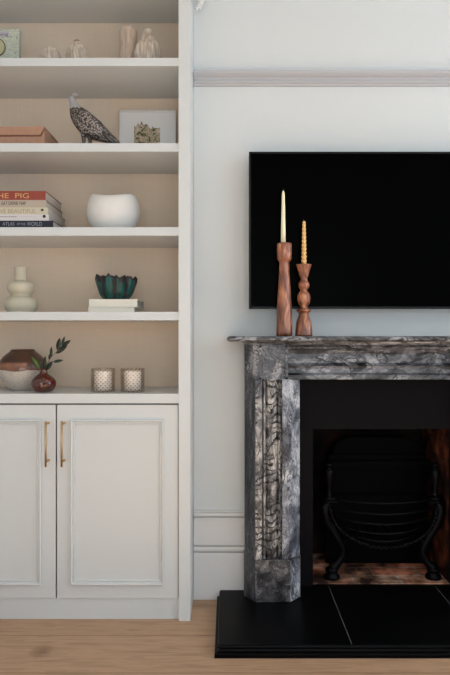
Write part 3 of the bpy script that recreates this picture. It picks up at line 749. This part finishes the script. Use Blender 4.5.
# candles
k = YC / F
zc1 = Z(243.5, YC)
t1 = thing('candle', 'smooth ivory taper candle standing in the taller candlestick', 'candle', (X(283.6, YC), YC, zc1), 'mantel candles')
cx_ = X(283.3, YC)
bm = bmesh.new(); lathe(bm, [(0, zc1 + .0005), (2.5*k, zc1 + .0005), (2.1*k, zc1 + .08), (1.5*k, Z(195, YC)), (1.1*k, Z(192, YC)), (.3*k, Z(190.6, YC)), (0, Z(190.3, YC))], cx_, YC, 16); obj('wax', bm, M['wax'], t1)
bm = bmesh.new(); tube(bm, [(cx_, YC, Z(190.8, YC)), (cx_ + .001, YC, Z(188.6, YC))], .0012, 6); obj('wick', bm, M['wick'], t1)
zc2 = Z(264.9, YC); cx_ = X(304, YC)
t2 = thing('candle', 'spiral twisted honey-coloured candle standing in the shorter candlestick', 'candle', (cx_, YC, zc2), 'mantel candles')
bm = bmesh.new()
zt2 = Z(222, YC); pr = [(0, zc2 + .0005)]
n = 180
for i in range(n + 1):
    u = i / n; pr.append(((2.55 - 1.0 * u) * k, zc2 + .0005 + (zt2 - zc2) * u))
pr.append((.0012, zt2 + .004)); pr.append((0, zt2 + .0045))
zc2b = zc2
lathe(bm, pr, cx_, YC, 18, fn=lambda r, z, a, kk: (r * (1 + .15 * math.cos(2 * a + (z - zc2b) * 400)), z)); obj('wax', bm, M['wax_y'], t2)
bm = bmesh.new(); tube(bm, [(cx_, YC, zt2 + .003), (cx_ - .001, YC, zt2 + .009), (cx_ - .004, YC, zt2 + .012)], .0012, 6); obj('wick', bm, M['wick'], t2)

# ------------------------------------------------------------------ top shelf
def items_k(Y): return Y / F
Y1 = 2.66; k1 = Y1 / F; z1s = SH[1] + .0003
# patterned box with round disc
bxr, bxl = X(19, 2.64), X(-25, 2.64); bt = Z(29, 2.64)
gb = thing('gift_box', 'sage green floral box with round cream disc at the left of the top shelf', 'box', ((bxl + bxr)/2, 2.67, z1s))
obj('box_body', bev(box(bxl, bxr, 2.64, 2.672, z1s, bt), .006, 3), M['floral'], gb)
cxx = X(-3.5, 2.64); czz = Z(47.5, 2.64); r = 9.3 * 2.64 / F
bm = bmesh.new()
prism(bm, [(cxx + r*math.cos(2*PI*i/40), czz + r*1.0*math.sin(2*PI*i/40)) for i in range(40)], 2.6365, 2.641, 'y'); dsc = obj('disc', bm, M['dial_r'], gb, label='dark rimmed cream disc')
r -= .0045; bm = bmesh.new(); prism(bm, [(cxx + r*math.cos(2*PI*i/40), czz + r*math.sin(2*PI*i/40)) for i in range(40)], 2.6352, 2.6367, 'y'); obj('disc_face', bm, M['dial'], dsc)
tg = obj('name_tag', box(X(-15, 2.64), X(9, 2.64), 2.6385, 2.6405, Z(37, 2.64), Z(31.5, 2.64)), M['tag'], gb)
text('lettering', 'stening', .018, (X(-9, 2.64), 2.6382, Z(35.8, 2.64)), mat('tag_ink', (104, 98, 112), .8), tg, width=X(8.2, 2.64) - X(-9, 2.64))

def ribbed(name, label, cat, cx_px, Yc, rows, zb, nribs, amp, twist, material, group=None, n=72, extra=None):
    k = Yc / F; pr = [(0, zb)]
    base_r = rows[0][1] / 2 * k
    for (py, w) in rows: pr.append((w/2*k, 1.1 - (py - 335) * k))
    pr[1] = (pr[1][0], zb + .0005) if pr[1][1] < zb else pr[1]
    pr = [p for p in pr if p[1] >= zb]
    pr = smooth_prof(pr, 4); pr = [(max(0, r), max(z, zb)) for r, z in pr]
    pr.append((0, pr[-1][1]))
    cx = X(cx_px, Yc); bm = bmesh.new()
    top = pr[-1][1]
    lathe(bm, pr, cx, Yc, n, fn=lambda r, z, a, kk: (r * (1 + amp * (abs(math.sin(nribs * .5 * a + twist * (z - zb))) - .5)), z), mi=(lambda a, kk: 0))
    o = obj(name, bm, material, base=(cx, Yc, zb)); tag(o, label, cat, group); return o
GS = 'small ribbed vessels on the top shelf'
o = ribbed('gourd_ornament', 'smaller squat ribbed cream ornament beside the green patterned box', 'ornament', 50.5, Y1, [(71, 11), (69, 15), (63, 19), (57, 19.2), (51.5, 15), (48, 9), (45.8, 3.5), (45, 1)], z1s, 20, .2, 22, M['shell'], GS)
g2 = thing('gourd_ornament', 'ribbed cream ornament with brown pointed tip, second from the patterned box', 'ornament', (X(77.5, Y1), Y1, z1s), GS)
bm = bmesh.new(); kk1 = k1
pr = smooth_prof([(0, z1s)] + [(w/2*k1, 1.1-(py-335)*k1) for py, w in [(71, 13), (69, 16), (63, 20), (57, 21), (51, 18), (47, 13), (44, 9), (42, 6)]], 4)
pr = [(max(0, r), max(z1s, z)) for r, z in pr]; pr.append((0, pr[-1][1]))
lathe(bm, pr, X(77.5, Y1), Y1, 72, fn=lambda r, z, a, q_: (r * (1 + .18 * (abs(math.sin(9 * a + 18 * (z - z1s))) - .5)), z)); obj('body', bm, M['shell'], g2)
bm = bmesh.new(); lathe(bm, smooth_prof([(3.4*k1, Z(43.5, Y1)), (3.2*k1, Z(41.5, Y1)), (1.8*k1, Z(40.2, Y1)), (0, Z(39.8, Y1))], 3), X(77, Y1), Y1, 16); obj('tip', bm, mat('brown_tip', (134, 104, 84), .6), g2, label='brown tip')
ribbed('cylinder_vase', 'tall rose-beige rounded cylinder vase on the top shelf left of the pointed vase', 'vase', 128.5, 2.70, [(73, 18), (60, 17.6), (45, 17.2), (33, 17.2), (29, 15), (27.6, 10), (27.2, 4)], z1s, 24, .05, 14, M['pinkish'], None, 192)
ribbed('bulb_vase', 'cream facet-ribbed bulb vase with narrow neck at the right of the top shelf', 'vase', 148, Y1, [(71.5, 14), (68, 19), (61, 24.5), (54, 26.4), (48.5, 25), (42.5, 18.5), (37.5, 11.5), (33.5, 8.6), (30.5, 7.4), (29.6, 5)], z1s, 18, .12, 12, M['shell'], None, 144)

# ------------------------------------------------------------------ second shelf
z2 = SH[2] + .0003
YL = 2.58
lbx1 = X(44.3, YL); lbx0 = -1.06; lt = Z(126.8, YL)
lb = thing('leather_box', 'low tan leather box with fold-over lid at the left of the second shelf', 'box', ((lbx0+lbx1)/2, YL, z2))
obj('box_body', bev(box(lbx0, lbx1, YL + .002, 2.80, z2, lt - .003), .0015, 2), M['leather'], lb)
zl = Z(135, YL)
bm = bmesh.new(); prism(bm, [(lbx0 - .001, lt), (lbx1 + .001, lt), (lbx1 - .0, lt - .004), (X(40.3, YL), zl), (lbx0 - .001, zl)], YL - .003, YL + .003, 'y')
bx(bm, lbx0 - .001, lbx1 + .0015, YL + .002, 2.801, lt - .003, lt)
obj('lid', bm, M['leather'], lb)
bm = bmesh.new(); prism(bm, [(lbx1 + .0005, lt - .005), (X(40.3, YL), zl), (lbx0, zl), (lbx0, zl - .005), (X(40.8, YL), zl - .005), (lbx1 + .0005, lt - .012)], YL - .0012, YL + .0022, 'y')  # dark brown line following the lower outline of the flap
obj('lid_line', bm, M['line_brown'], lb, label='dark line under the lid')

# pheasant / peacock: skinned body
YP = 2.66
pk = thing('bird_statuette', 'engraved pewter-coloured peacock statuette with crest and long tail on the second shelf', 'statuette', (X(90, YP), YP, z2))
def P3(px, py, dy=0): return (X(px, YP), YP + dy, Z(py, YP))
def skin_mesh(name, chain, mats, parent, label=None, sub=2, extra_edges=()):
    """chain: list of branches, each [(pos, r)], branches share first vertex by index"""
    me = bpy.data.meshes.new('tmp'); vs, es, rs = [], [], []
    for br in chain:
        start = br[0]
        prev = start if isinstance(start, int) else None
        for it in (br[1:] if prev is not None else br):
            vs.append(it[0]); rs.append(it[1]); idx = len(vs) - 1
            if prev is not None: es.append((prev, idx))
            prev = idx
    me.from_pydata(vs, es, []); o = bpy.data.objects.new('tmp', me); COL.objects.link(o)
    md = o.modifiers.new('s', 'SKIN'); me.skin_vertices  # layer made by modifier below
    if not me.skin_vertices: 
        bpy.context.view_layer.objects.active = o
    for i, r in enumerate(rs):
        rr = r if isinstance(r, tuple) else (r, r)
        me.skin_vertices[0].data[i].radius = rr
    me.skin_vertices[0].data[0].use_root = True
    md.use_smooth_shade = True
    sb = o.modifiers.new('u', 'SUBSURF'); sb.levels = sub; sb.render_levels = sub
    dg = bpy.context.evaluated_depsgraph_get(); dg.update()
    m2 = bpy.data.meshes.new_from_object(o.evaluated_get(dg)); bpy.data.objects.remove(o)
    bm = bmesh.new(); bm.from_mesh(m2)
    for f in bm.faces: f.smooth = True
    return bm
body = [[(P3(85.5, 123.5), (.054, .056)), (P3(95, 130.5), (.047, .047)), (P3(104, 135.5), (.031, .031)), (P3(112, 140), (.019, .019)), (P3(120, 144), (.010, .009))],
        [0, (P3(78.5, 115.5), (.044, .044)), (P3(75, 108.5), (.024, .025)), (P3(73, 102.5), (.0150, .016)), (P3(71.6, 98), (.0150, .015)), (P3(67.6, 98.6), (.005, .005))],
        [0, (P3(84, 134, -.012), (.012, .014)), (P3(84.5, 140, -.014), (.008, .008)), (P3(84.5, 151.2, -.014), (.005, .005)), (P3(80.5, 152.1, -.014), (.003, .003))],
        [0, (P3(89, 134, .014), (.012, .014)), (P3(89.5, 140, .014), (.008, .008)), (P3(89, 151.2, .014), (.005, .005)), (P3(85, 152.1, .014), (.003, .003))]]
bm = skin_mesh('body', body, None, None)
zmin = min(v.co.z for v in bm.verts)
bmesh.ops.translate(bm, verts=bm.verts[:], vec=(0, 0, 0))
for v in bm.verts:
    if v.co.z < z2 + .0005: v.co.z = z2 + .0005
    # feather scallops raised on the breast and back
neck_z = Z(109.5, YP)
for f in bm.faces:
    c = f.calc_center_median()
    if c.z > neck_z: f.material_index = 1
    elif c.z < Z(138.5, YP) and c.x < X(94, YP): f.material_index = 2
obj('body', bm, [M['pewter'], M['pewter_s'], M['pewter_d']], pk)
bm = bmesh.new()
for i in range(5):     # crest fan
    a = math.radians(12 + i * 20)
    b0 = Vector(P3(72, 96.3)); d = Vector((math.cos(a) * .020 + .004, (i - 2) * .001, math.sin(a) * .013))
    tube(bm, [b0, b0 + d * .6, b0 + d], [.0012, .0012, .001], 6)
    bmesh.ops.create_icosphere(bm, subdivisions=1, radius=.0028, matrix=Matrix.Translation(b0 + d))
obj('crest', bm, M['pewter_s'], pk)
bm = bmesh.new()
for i in range(9):   # tail plumes
    s = (i - 4) / 4
    st = Vector(P3(97 + abs(s) * 3, 130.5, s * .018)); en = Vector(P3(121 - 3 * abs(s), 145.5 + abs(s) * 2.0, s * .028)); en.z = max(en.z, z2 + .009)
    md_ = (st + en) / 2 + Vector((0, s * .008, -.002))
    tube(bm, [st, md_, en], [.007, .0085, .005], 8)
obj('tail', bm, M['pewter_d'], pk)
bm = bmesh.new()
for s in (-1, 1):   # folded wings
    P = smooth_prof([(*P3(79, 115, s * .034), .014), (*P3(87, 120.5, s * .046), .025), (*P3(97, 128, s * .038), .018), (*P3(108, 135.5, s * .018), .006)], 4)
    ps = [Vector(p[:3]) for p in P]
    # flattened leaf of feathers
    rings = []
    for p, q_ in zip(ps, P):
        r = q_[3]; ring = [bm.verts.new((p.x + .45 * r * math.sin(a), p.y + .28 * r * math.cos(a) , p.z + r * math.sin(a))) for a in [2*PI*j/12 for j in range(12)]]
        rings.append(ring)
    for i in range(len(rings) - 1):
        for j in range(12): 
            f = bm.faces.new((rings[i][j], rings[i][(j+1) % 12], rings[i+1][(j+1) % 12], rings[i+1][j])); f.smooth = True
    bm.faces.new(rings[0]); bm.faces.new(rings[-1])
bmesh.ops.recalc_face_normals(bm, faces=bm.faces[:])
obj('wing', bm, M['pewter'], pk)

# leaning picture in white mount
YPic = 2.83
fx0, fx1 = X(119.3, YPic), X(175.6, YPic); ft = Z(109.8, YPic); fbz = z2
pf = thing('picture_frame', 'white-framed small garden picture leaning at the right of the second shelf', 'picture', ((fx0+fx1)/2, YPic, fbz))
def lean(bm, a=.09):
    R = Matrix.Rotation(-a, 4, 'X'); c = Vector((0, YPic, fbz))
    for v in bm.verts: v.co = R @ (v.co - c) + c
    return bm
bm = bmesh.new(); fw = .006
for (a, b_, c, d) in ((fx0, fx1, fbz, fbz + fw), (fx0, fx1, ft - fw, ft), (fx0, fx0 + fw, fbz, ft), (fx1 - fw, fx1, fbz, ft)): bx(bm, a, b_, YPic - .012, YPic + .006, c, d)
zs = .0012
for v in bm.verts: v.co.z += zs
obj('frame', lean(bm), M['frame_w'], pf)
obj('mount', lean(box(fx0 + .005, fx1 - .005, YPic - .004, YPic + .004, fbz + .006, ft - .004)), M['print_mat'], pf)
px0, px1, pz0, pz1 = X(133.8, YPic), X(159.8, YPic), Z(151, YPic), Z(126.5, YPic)
wc = mat('garden_watercolour', (150, 150, 120), .8); M['picture'] = wc
N, L, b = nodes(wc); tc = N.new('ShaderNodeTexCoord')
v = N.new('ShaderNodeTexNoise'); v.inputs['Scale'].default_value = 60; v.inputs['Detail'].default_value = 5; v.inputs['Distortion'].default_value = 1; L.new(tc.outputs['Object'], v.inputs['Vector'])
r = ramp(wc, [(.38, (84, 86, 52)), (.46, (142, 140, 98)), (.51, (210, 202, 178)), (.55, (168, 116, 92)), (.6, (214, 196, 180))]); L.new(v.outputs['Fac'], r.inputs['Fac'])
L.new(r.outputs['Color'], b.inputs['Base Color'])
bm = bmesh.new()
# ragged foliage outline of the painted vignette
pts = [(px0, pz0), (px1, pz0)]
rnd = random.Random(3)
for i in range(15):
    u = i / 14; x = px1 + (px0 - px1) * u
    hgt = pz1 + .018 * rnd.random() - .010 * math.sin(u * PI * 2 + .5) - (.006 if i % 2 else 0)
    pts.append((x, hgt))
prism(bm, pts, YPic - .0048, YPic - .0038, 'y')
obj('picture', lean(bm), wc, pf, label='garden scene in greens and pinks')

# ------------------------------------------------------------------ third shelf: books
z3 = SH[3] + .0003
books = [ # spine right px, top py, colour, spine name
    ('navy', 53.0, 220.6, (26, 29, 46), 'large navy blue book at the bottom of the stack on the third shelf'),
    ('white', 48.8, 214.3, (206, 204, 206), 'slim white book with black dot on spine lying on the navy book'),
    ('cream', 47.8, 207.4, (196, 189, 168), 'cream book with taupe capitals between the white and beige books'),
    ('beige', 45.4, 200.0, (176, 164, 150), 'beige book with small black capitals under the red book'),
    ('red', 45.4, 191.0, (140, 62, 48), 'rust-red book with gold capitals on top of the stack'),
]
BYF = 2.56; zprev = z3
bk_depth = {'navy': 2.80, 'white': 2.85, 'cream': 2.84, 'beige': 2.83, 'red': 2.81}
bk_len = {'navy': .36, 'white': .33, 'cream': .32, 'beige': .30, 'red': .30}
for (nm, pxr, pyt, colr, lab) in books:
    zt_ = Z(pyt, BYF); xr = X(pxr, BYF); xl = xr - bk_len[nm]; yb_ = bk_depth[nm]
    z0_, z1_ = zprev + .0002, zt_
    b = thing('book', lab, 'book', ((xl+xr)/2, BYF, z0_), 'stacked books on the third shelf')
    cm = mat('cover_' + nm, colr, .6, bump=(300, .1)); t = .0022
    bm = bmesh.new()
    bx(bm, xl, xr, BYF, yb_, z0_, z0_ + t); bx(bm, xl, xr, BYF, yb_, z1_ - t, z1_)
    # slightly rounded spine
    zm = (z0_ + z1_) / 2; t = .0022; hh = (z1_ - z0_) / 2
    sp = [(BYF + .001 - .002 * math.cos(a) , zm + hh * math.sin(a)) for a in [(-PI/2) + PI * i / 8 for i in range(9)]] + [(BYF + .004, z1_), (BYF + .004, z0_)]
    prism(bm, sp, xl, xr, 'x')
    obj('cover', bm, cm, b)
    obj('page_block', box(xl + .003, xr - .0025, BYF + .0035, yb_ - .004, z0_ + t, z1_ - t), M['paper'], b)
    ty = BYF - .0012
    def T(body, p0, p1, ph0, ph1, mt):
        h_ = (ph1 - ph0) * BYF / F
        text('lettering', body, h_ / .72, (X(p0, BYF), ty, Z(ph1, BYF)), mt, b, width=X(p1, BYF) - X(p0, BYF))
    if nm == 'red': T('THE  PIG', -9, 29.0, 193.0, 198.2, M['gold_txt'])
    if nm == 'beige': T('EAT DRINK NAP', 1.8, 26, 201.5, 205.0, M['black_txt'])
    if nm == 'cream': T('LIVE BEAUTIFUL', -4, 36.2, 208.8, 213.2, M['grey_txt'])
    if nm == 'white': T('mmmmmmm', 0.5, 17, 215.8, 217.2, M['black_txt']); T('nnnnnnnn', 20, 36, 216, 217, M['tag'])
    if nm == 'navy': T('ATLAS', 2.6, 14.5, 222.0, 225.6, M['white_txt']); T('OF THE', 17, 25.5, 222.8, 225.2, M['white_txt']); T('WORLD', 27, 42, 221.8, 225.8, M['white_txt'])
    if nm in ('cream', 'white'):
        cxp = 42.3 if nm == 'cream' else 44.3; cyp = 210 if nm == 'cream' else 216.4; rp = 1.2 if nm == 'cream' else 1.6
        c0, c1_, rr = X(cxp, BYF), Z(cyp, BYF), rp * BYF / F
        bm = bmesh.new(); prism(bm, [(c0 + rr*(1.2 if nm == 'cream' else 1)*math.cos(2*PI*i/16), c1_ + rr*math.sin(2*PI*i/16)) for i in range(16)], ty - .0004, ty + .0006, 'y')
        obj('emblem', bm, M['black_txt'], b, label='small black emblem')
    zprev = z1_

# white bowl with dipping rim
YBo = 2.68; kb = YBo / F; cxb = X(112.8, YBo)
rb = 26.3 * kb
bm = bmesh.new()
hB = Z(194.8, YBo) - z3
def rimfn(r, z, a, kk):
    u = (z - z3) / hB
    dz = -.019 * math.sin(a + .1) ** 2 * max(0, (u - .45) / .55) - .003 * math.cos(a) * u
    rr = r * (1 + .05 * math.cos(a - .5) * u)
    return rr, max(z3 + .0002, z + dz)
outer = [(0, 0), (.50, .0), (.60, .03), (.80, .16), (.95, .34), (1.0, .52), (.985, .68), (.945, .80), (.89, .90), (.83, .97), (.78, 1.0), (.75, .985), (.76, .93), (.82, .82), (.9, .65), (.92, .5), (.85, .3), (.6, .12), (0, .06)]
pr = smooth_prof([(r * rb, z3 + u * hB) for r, u in outer], 3); pr = [(max(0, r), z) for r, z in pr]
lathe(bm, pr, cxb, YBo, 64, fn=rimfn)
tag(obj('bowl', bm, M['white_cer'], base=(cxb, YBo, z3)), 'rounded matt white ceramic bowl with a dipping rim on the third shelf', 'bowl')

# ------------------------------------------------------------------ fourth shelf
z4 = SH[4] + .0003
Yv = 2.66; kv = Yv / F; cxv = X(20.8, Yv)
rows = [(313, 24), (311.5, 27), (308, 31.6), (304.5, 32.8), (301, 31.4), (298, 27), (296.4, 20), (295.8, 18.6), (294.6, 19.6), (293.6, 21), (291.5, 24.5), (288, 26.2), (284.5, 25), (282.2, 20.5), (281, 14.5), (279.5, 12.4), (274, 11.8), (269, 12.2), (267.2, 13), (266.8, 12), (268, 10.4), (276, 9)]
pr = [(0, z4)] + [(w/2*kv, max(z4 + .0001, 1.1-(py-335)*kv)) for py, w in rows]; pr = smooth_prof(pr, 3); pr = [(max(0, r), max(z4, z)) for r, z in pr]; pr.append((0, pr[-1][1]))
bm = bmesh.new(); lathe(bm, pr, cxv, Yv, 48)
tag(obj('vase', bm, M['sage'], base=(cxv, Yv, z4)), 'pale sage ceramic vase of stacked bulbous rings at the left of the fourth shelf', 'vase')

def plain_book(x0, x1, y0, y1, z0_, z1_, lab):
    b = thing('book', lab, 'book', ((x0+x1)/2, y0, z0_), 'ivory books on the fourth shelf'); t = .0025
    bm = bmesh.new(); bx(bm, x0, x1, y0, y1, z0_, z0_ + t); bx(bm, x0, x1, y0, y1, z1_ - t, z1_); bx(bm, x0, x1, y0, y0 + .004, z0_ + t, z1_ - t)
    bev(bm, .0012, 1); obj('cover', bm, M['ivory_book'], b)
    obj('page_block', box(x0 + .003, x1 - .003, y0 + .0038, y1 - .004, z0_ + t, z1_ - t), M['paper'], b)
Yk = 2.59
zmid = Z(306.9, Yk); ztop = Z(299.2, Yk)
plain_book(X(87.9, Yk), X(134.2, Yk), Yk + .004, 2.72, z4, zmid - .0004, 'slimmer ivory book lying directly on the fourth shelf')
plain_book(X(89.2, Yk), X(137.2, Yk), Yk, 2.81, zmid, ztop, 'thicker ivory book lying under the teal bowl')

# teal ruffled bowl
Yt = 2.68; kt = Yt / F; cxt = X(116, Yt); zt0 = ztop + .0004
hT = Z(278.2, Yt) - zt0; rT = 19.6 * kt
nr = 9
def tfn(r, z, a, kk):
    u = max(0, min(1, (z - zt0) / hT))
    lobe = abs(math.sin(nr * .5 * a + .4)) + .12 * math.sin(23 * a + 40 * z)
    rr = r * (1 + .13 * (lobe - .55) * (.3 + u))
    zz_ = z + u ** 3 * (.003 * math.sin(7 * a + 1) + .0035 * math.sin(17 * a) + .002 * math.sin(31 * a) + .004 * math.cos(a + PI))
    return rr, max(zt0, zz_)
outer = [(0, 0), (.5, 0), (.66, .07), (.81, .26), (.90, .5), (.97, .76), (1.0, 1.0), (.97, 1.05), (.92, .98), (.87, .74), (.8, .5), (.62, .25), (.4, .1), (0, .08)]
pr = [(r * rT, zt0 + u * hT) for r, u in outer]; n0 = len(pr)
pr = smooth_prof(pr, 3); pr = [(max(0, r), max(zt0, z)) for r, z in pr]
def tmi(a, kk):
    lobe = abs(math.sin(nr * .5 * a + .4)); rim = 17 <= kk <= 26
    edge = 15 if math.sin(5 * a) > .2 else 17
    return 1 if (lobe < .42 + .12 * math.sin(kk * 1.3 + a * 3) or edge <= kk <= 26 or kk < 4) else 0
bm = bmesh.new(); lathe(bm, pr, cxt, Yt, 132, fn=tfn, mi=tmi)
tag(obj('ruffled_bowl', bm, [M['teal'], M['bronze']], base=(cxt, Yt, zt0)), 'teal and dark bronze ruffled bowl on top of the two ivory books', 'bowl')

# ------------------------------------------------------------------ worktop items
z5 = SH[0] + .0003
Yp = 2.71; kp = Yp / F; cxp = X(22.8, Yp)
rows = [(391, 24), (389.5, 25), (386, 32), (381, 40), (375, 46), (370, 48), (369.2, 48.4)]
upper = [(369.2, 48.4), (366.5, 48.0), (362, 45.5), (358, 40), (354.5, 33), (352.4, 27.5), (351, 24.2), (349.8, 23), (349.4, 21.5), (351, 20), (356, 30), (366, 44), (380, 38)]
pot = thing('stoneware_pot', 'large rounded pot, copper-brown above and crackled cream below, left on the worktop', 'pot', (cxp, Yp, z5))
pr = [(0, z5)] + [(w/2*kp, max(z5, 1.1-(py-335)*kp)) for py, w in rows]
bm = bmesh.new(); lathe(bm, pr, cxp, Yp, 56); obj('lower_body', bm, M['crackle'], pot, label='crackled cream lower half')
pr = smooth_prof([(w/2*kp, 1.1-(py-335)*kp) for py, w in upper], 3); pr.append((0, pr[-1][1]))
def pfn(r, z, a, kk):
    if kk == 0: return r, z - .002 + .003 * math.sin(5 * a)
    return r * 1.004, z
bm = bmesh.new(); lathe(bm, pr, cxp, Yp, 56, fn=pfn, mi=lambda a, kk: 1 if kk < 6 and math.sin(3 * a + 1.2) > -.8 else 0)
obj('glazed_shoulder', bm, [M['copper'], M['copper_l']], pot, label='glossy copper-brown shoulder')

Yr = 2.60; kr = Yr / F; cxr = X(43.6, Yr)
rows = [(391.5, 15), (390.5, 18.5), (387, 23), (383.5, 24.4), (380.5, 23.4), (377.5, 19), (375.2, 13), (373.6, 8.6), (371.5, 7), (369.6, 6.8), (368.8, 7.6), (368.6, 6.6), (370, 5), (376, 5)]
pr = [(0, z5)] + [(w/2*kr, max(z5, 1.1-(py-335)*kr)) for py, w in rows]; pr = smooth_prof(pr, 3); pr = [(max(0, r), max(z5, z)) for r, z in pr]; pr.append((0, pr[-1][1]))
bm = bmesh.new()
lathe(bm, pr, cxr, Yr, 56, fn=lambda r, z, a, kk: (r * (1 + .035 * math.cos(8 * a) * max(0, 1 - abs(z - z5 - .033) / .035)), z))
tag(obj('bud_vase', bm, M['oxblood'], base=(cxr, Yr, z5)), 'small glossy oxblood-red round bud vase holding the olive sprig', 'vase')

sp = thing('olive_sprig', 'dark green olive sprig standing in the red bud vase', 'foliage', (cxr, Yr, Z(376, Yr)))
def S(px, py, dy=0): return Vector((X(px, Yr), Yr + dy, Z(py, Yr)))
bm = bmesh.new()
def stem(pts, r0, r1):
    P = smooth_prof([tuple(S(*p)) for p in pts], 4); n_ = len(P)
    tube(bm, P, [r0 + (r1 - r0) * i / (n_ - 1) for i in range(n_)], 6)
stem([(43.5, 375), (44, 370), (46.5, 366), (49.5, 360, -.003), (53, 355.5, -.005), (57.5, 351, -.004), (62, 346, 0), (63.2, 341, .003)], .0016, .0008)
stem([(43.6, 374), (42, 369), (39.5, 362, .005), (35, 357.5, .01)], .0013, .0007)
stem([(43.8, 374), (44.6, 367), (45.6, 362, -.006)], .0012, .0007)
obj('stem', bm, M['stem'], sp)
leaves = [((39.8, 368.5), (30.6, 356.8), .0078, 1, .012), ((42.0, 370.5), (38.6, 359.5), .006, 0, .004), ((44, 369.5), (46.4, 355.6), .0065, 0, -.012), ((46.2, 370), (53.4, 361), .0068, 0, -.008), ((53, 362), (63, 360.3), .0045, 0, .006),
          ((49.4, 360), (49.9, 353.4), .0038, 0, .004), ((51.3, 357), (51.9, 346.5), .0048, 0, -.004), ((56.2, 353.4), (68.2, 345.2), .0072, 0, -.01), ((57.8, 350.6), (59.6, 337.8), .0082, 0, .006), ((62, 346.4), (63.8, 336.4), .0045, 0, .014), ((62.2, 346.2), (70.8, 340.2), .0058, 0, .003)]
for (p0, p1, w, g_, dy) in leaves:
    a = S(*p0); b_ = S(*p1, dy); d = b_ - a; side = Vector((-d.z, .25 * d.length, d.x)).normalized(); nrm = d.normalized().cross(side)
    bm = bmesh.new(); rows_ = []
    for i in range(9):
        t = i / 8; wv = 1.3 * w * (math.sin(PI * t ** .85) ** .8 if 0 < t < 1 else 0) + .0003
        c = a + d * t + nrm * (.0015 * math.sin(PI * t))
        rows_.append([bm.verts.new(c - side * wv + nrm * .0006), bm.verts.new(c + nrm * .0012), bm.verts.new(c + side * wv + nrm * .0006), bm.verts.new(c - nrm * .0002)])
    for i in range(8):
        for j in range(4): f = bm.faces.new((rows_[i][j], rows_[i][(j+1) % 4], rows_[i+1][(j+1) % 4], rows_[i+1][j])); f.smooth = True
    bm.faces.new(rows_[0][::-1]); bm.faces.new(rows_[-1])
    bmesh.ops.recalc_face_normals(bm, faces=bm.faces[:])
    o = obj('leaf', bm, M['leaf_g'] if g_ else M['leaf'], sp)
    if g_: o['label'] = 'brighter yellow-green leaf'

# candle jars
def jar(cx_px):
    Yj = 2.62; kj = Yj / F; cx = X(cx_px, Yj); r = 12.0 * kj; zt_ = Z(368.3, Yj)
    t = thing('candle_jar', '', 'candle', (cx, Yj, z5), 'candle jars on the worktop')
    bm = bmesh.new(); lathe(bm, [(r * .9, z5 + .0002), (r * .985, z5 + .002), (r, z5 + .006), (r, zt_ - .003), (r * .985, zt_), (r * .94, zt_), (r * .93, zt_ - .004), (r * .93, z5 + .008), (0, z5 + .007)], cx, Yj, 64)
    f = obj('glass', bm, M['hobnail'], t, label='smoked hobnail glass')
    bm = bmesh.new(); rw = r * .72; lathe(bm, [(0, z5 + .0075), (rw, z5 + .0075), (rw, zt_ - .012), (rw * .96, zt_ - .010), (0, zt_ - .012)], cx, Yj, 32); obj('wax', bm, mat('cream_wax', (255, 250, 244), .6), t, label='cream candle wax')
    bm = bmesh.new(); tube(bm, [(cx, Yj, zt_ - .013), (cx + .001, Yj, zt_ + .0015)], .0016, 6); obj('wick', bm, mat('pale_wick', (214, 204, 184), .9), t)
    return t
j1 = jar(103.1); j1['label'] = 'hobnail glass candle jar on the worktop, the one nearer the red bud vase'
j2 = j1.copy(); COL.objects.link(j2); j2.location.x = X(132.6, 2.62); j2['label'] = 'hobnail glass candle jar on the worktop, right-hand one of the pair'
for ch in list(j1.children):
    c = ch.copy(); COL.objects.link(c); c.parent = j2

# ------------------------------------------------------------------ light
w = bpy.data.worlds.new('sky'); scn.world = w; w.use_nodes = True
w.node_tree.nodes['Background'].inputs[0].default_value = (.62, .76, 1, 1); w.node_tree.nodes['Background'].inputs[1].default_value = 1.0
def area(name, loc, rot, sx, sy, e, col, spread):
    l = bpy.data.lights.new(name, 'AREA'); l.shape = 'RECTANGLE'; l.size = sx; l.size_y = sy; l.energy = e; l.color = col; l.spread = spread
    o = bpy.data.objects.new(name, l); COL.objects.link(o); o.location = loc; o.rotation_euler = rot; return o
area('window_daylight', (XR + .13, (W1[0]+W1[1])/2, (W1[2]+W1[3])/2), (0, PI/2 - .12, 0), W1[3]-W1[2], W1[1]-W1[0], 28, (.86, .95, 1), 3.1)
area('added_alcove_daylight', (XR + .13, (W3[0]+W3[1])/2, (W3[2]+W3[3])/2), (0, PI/2, 0), W3[3]-W3[2], W3[1]-W3[0], 20, (.90, .96, 1), 3.1)  # light of the added alcove window, for the bright side faces
area('rear_window_daylight', ((W2[0]+W2[1])/2, YR - .13, (W2[2]+W2[3])/2), (PI/2 - .12, 0, 0), W2[1]-W2[0], W2[3]-W2[2], 32, (.89, .965, 1), 3.1)
sl_ = bpy.data.lights.new('added_sun', 'SUN'); sl_.energy = 30; sl_.angle = .02; sl_.color = (.84, .94, 1)  # unseen sun, added so the floor bounces light under the shelves
so = bpy.data.objects.new('added_sun', sl_); COL.objects.link(so); so.location = (5, 1.5, 4)
so.rotation_euler = Vector((-1, -.3, -.7)).to_track_quat('-Z', 'Y').to_euler()
vs = scn.view_settings; vs.view_transform = 'Standard'; vs.look = 'None'; vs.gamma = 1; vs.use_curve_mapping = False; vs.exposure = 0.12
scn.cycles.use_denoising = True
scn.cycles.max_bounces = 10; scn.cycles.diffuse_bounces = 6; scn.cycles.transparent_max_bounces = 12
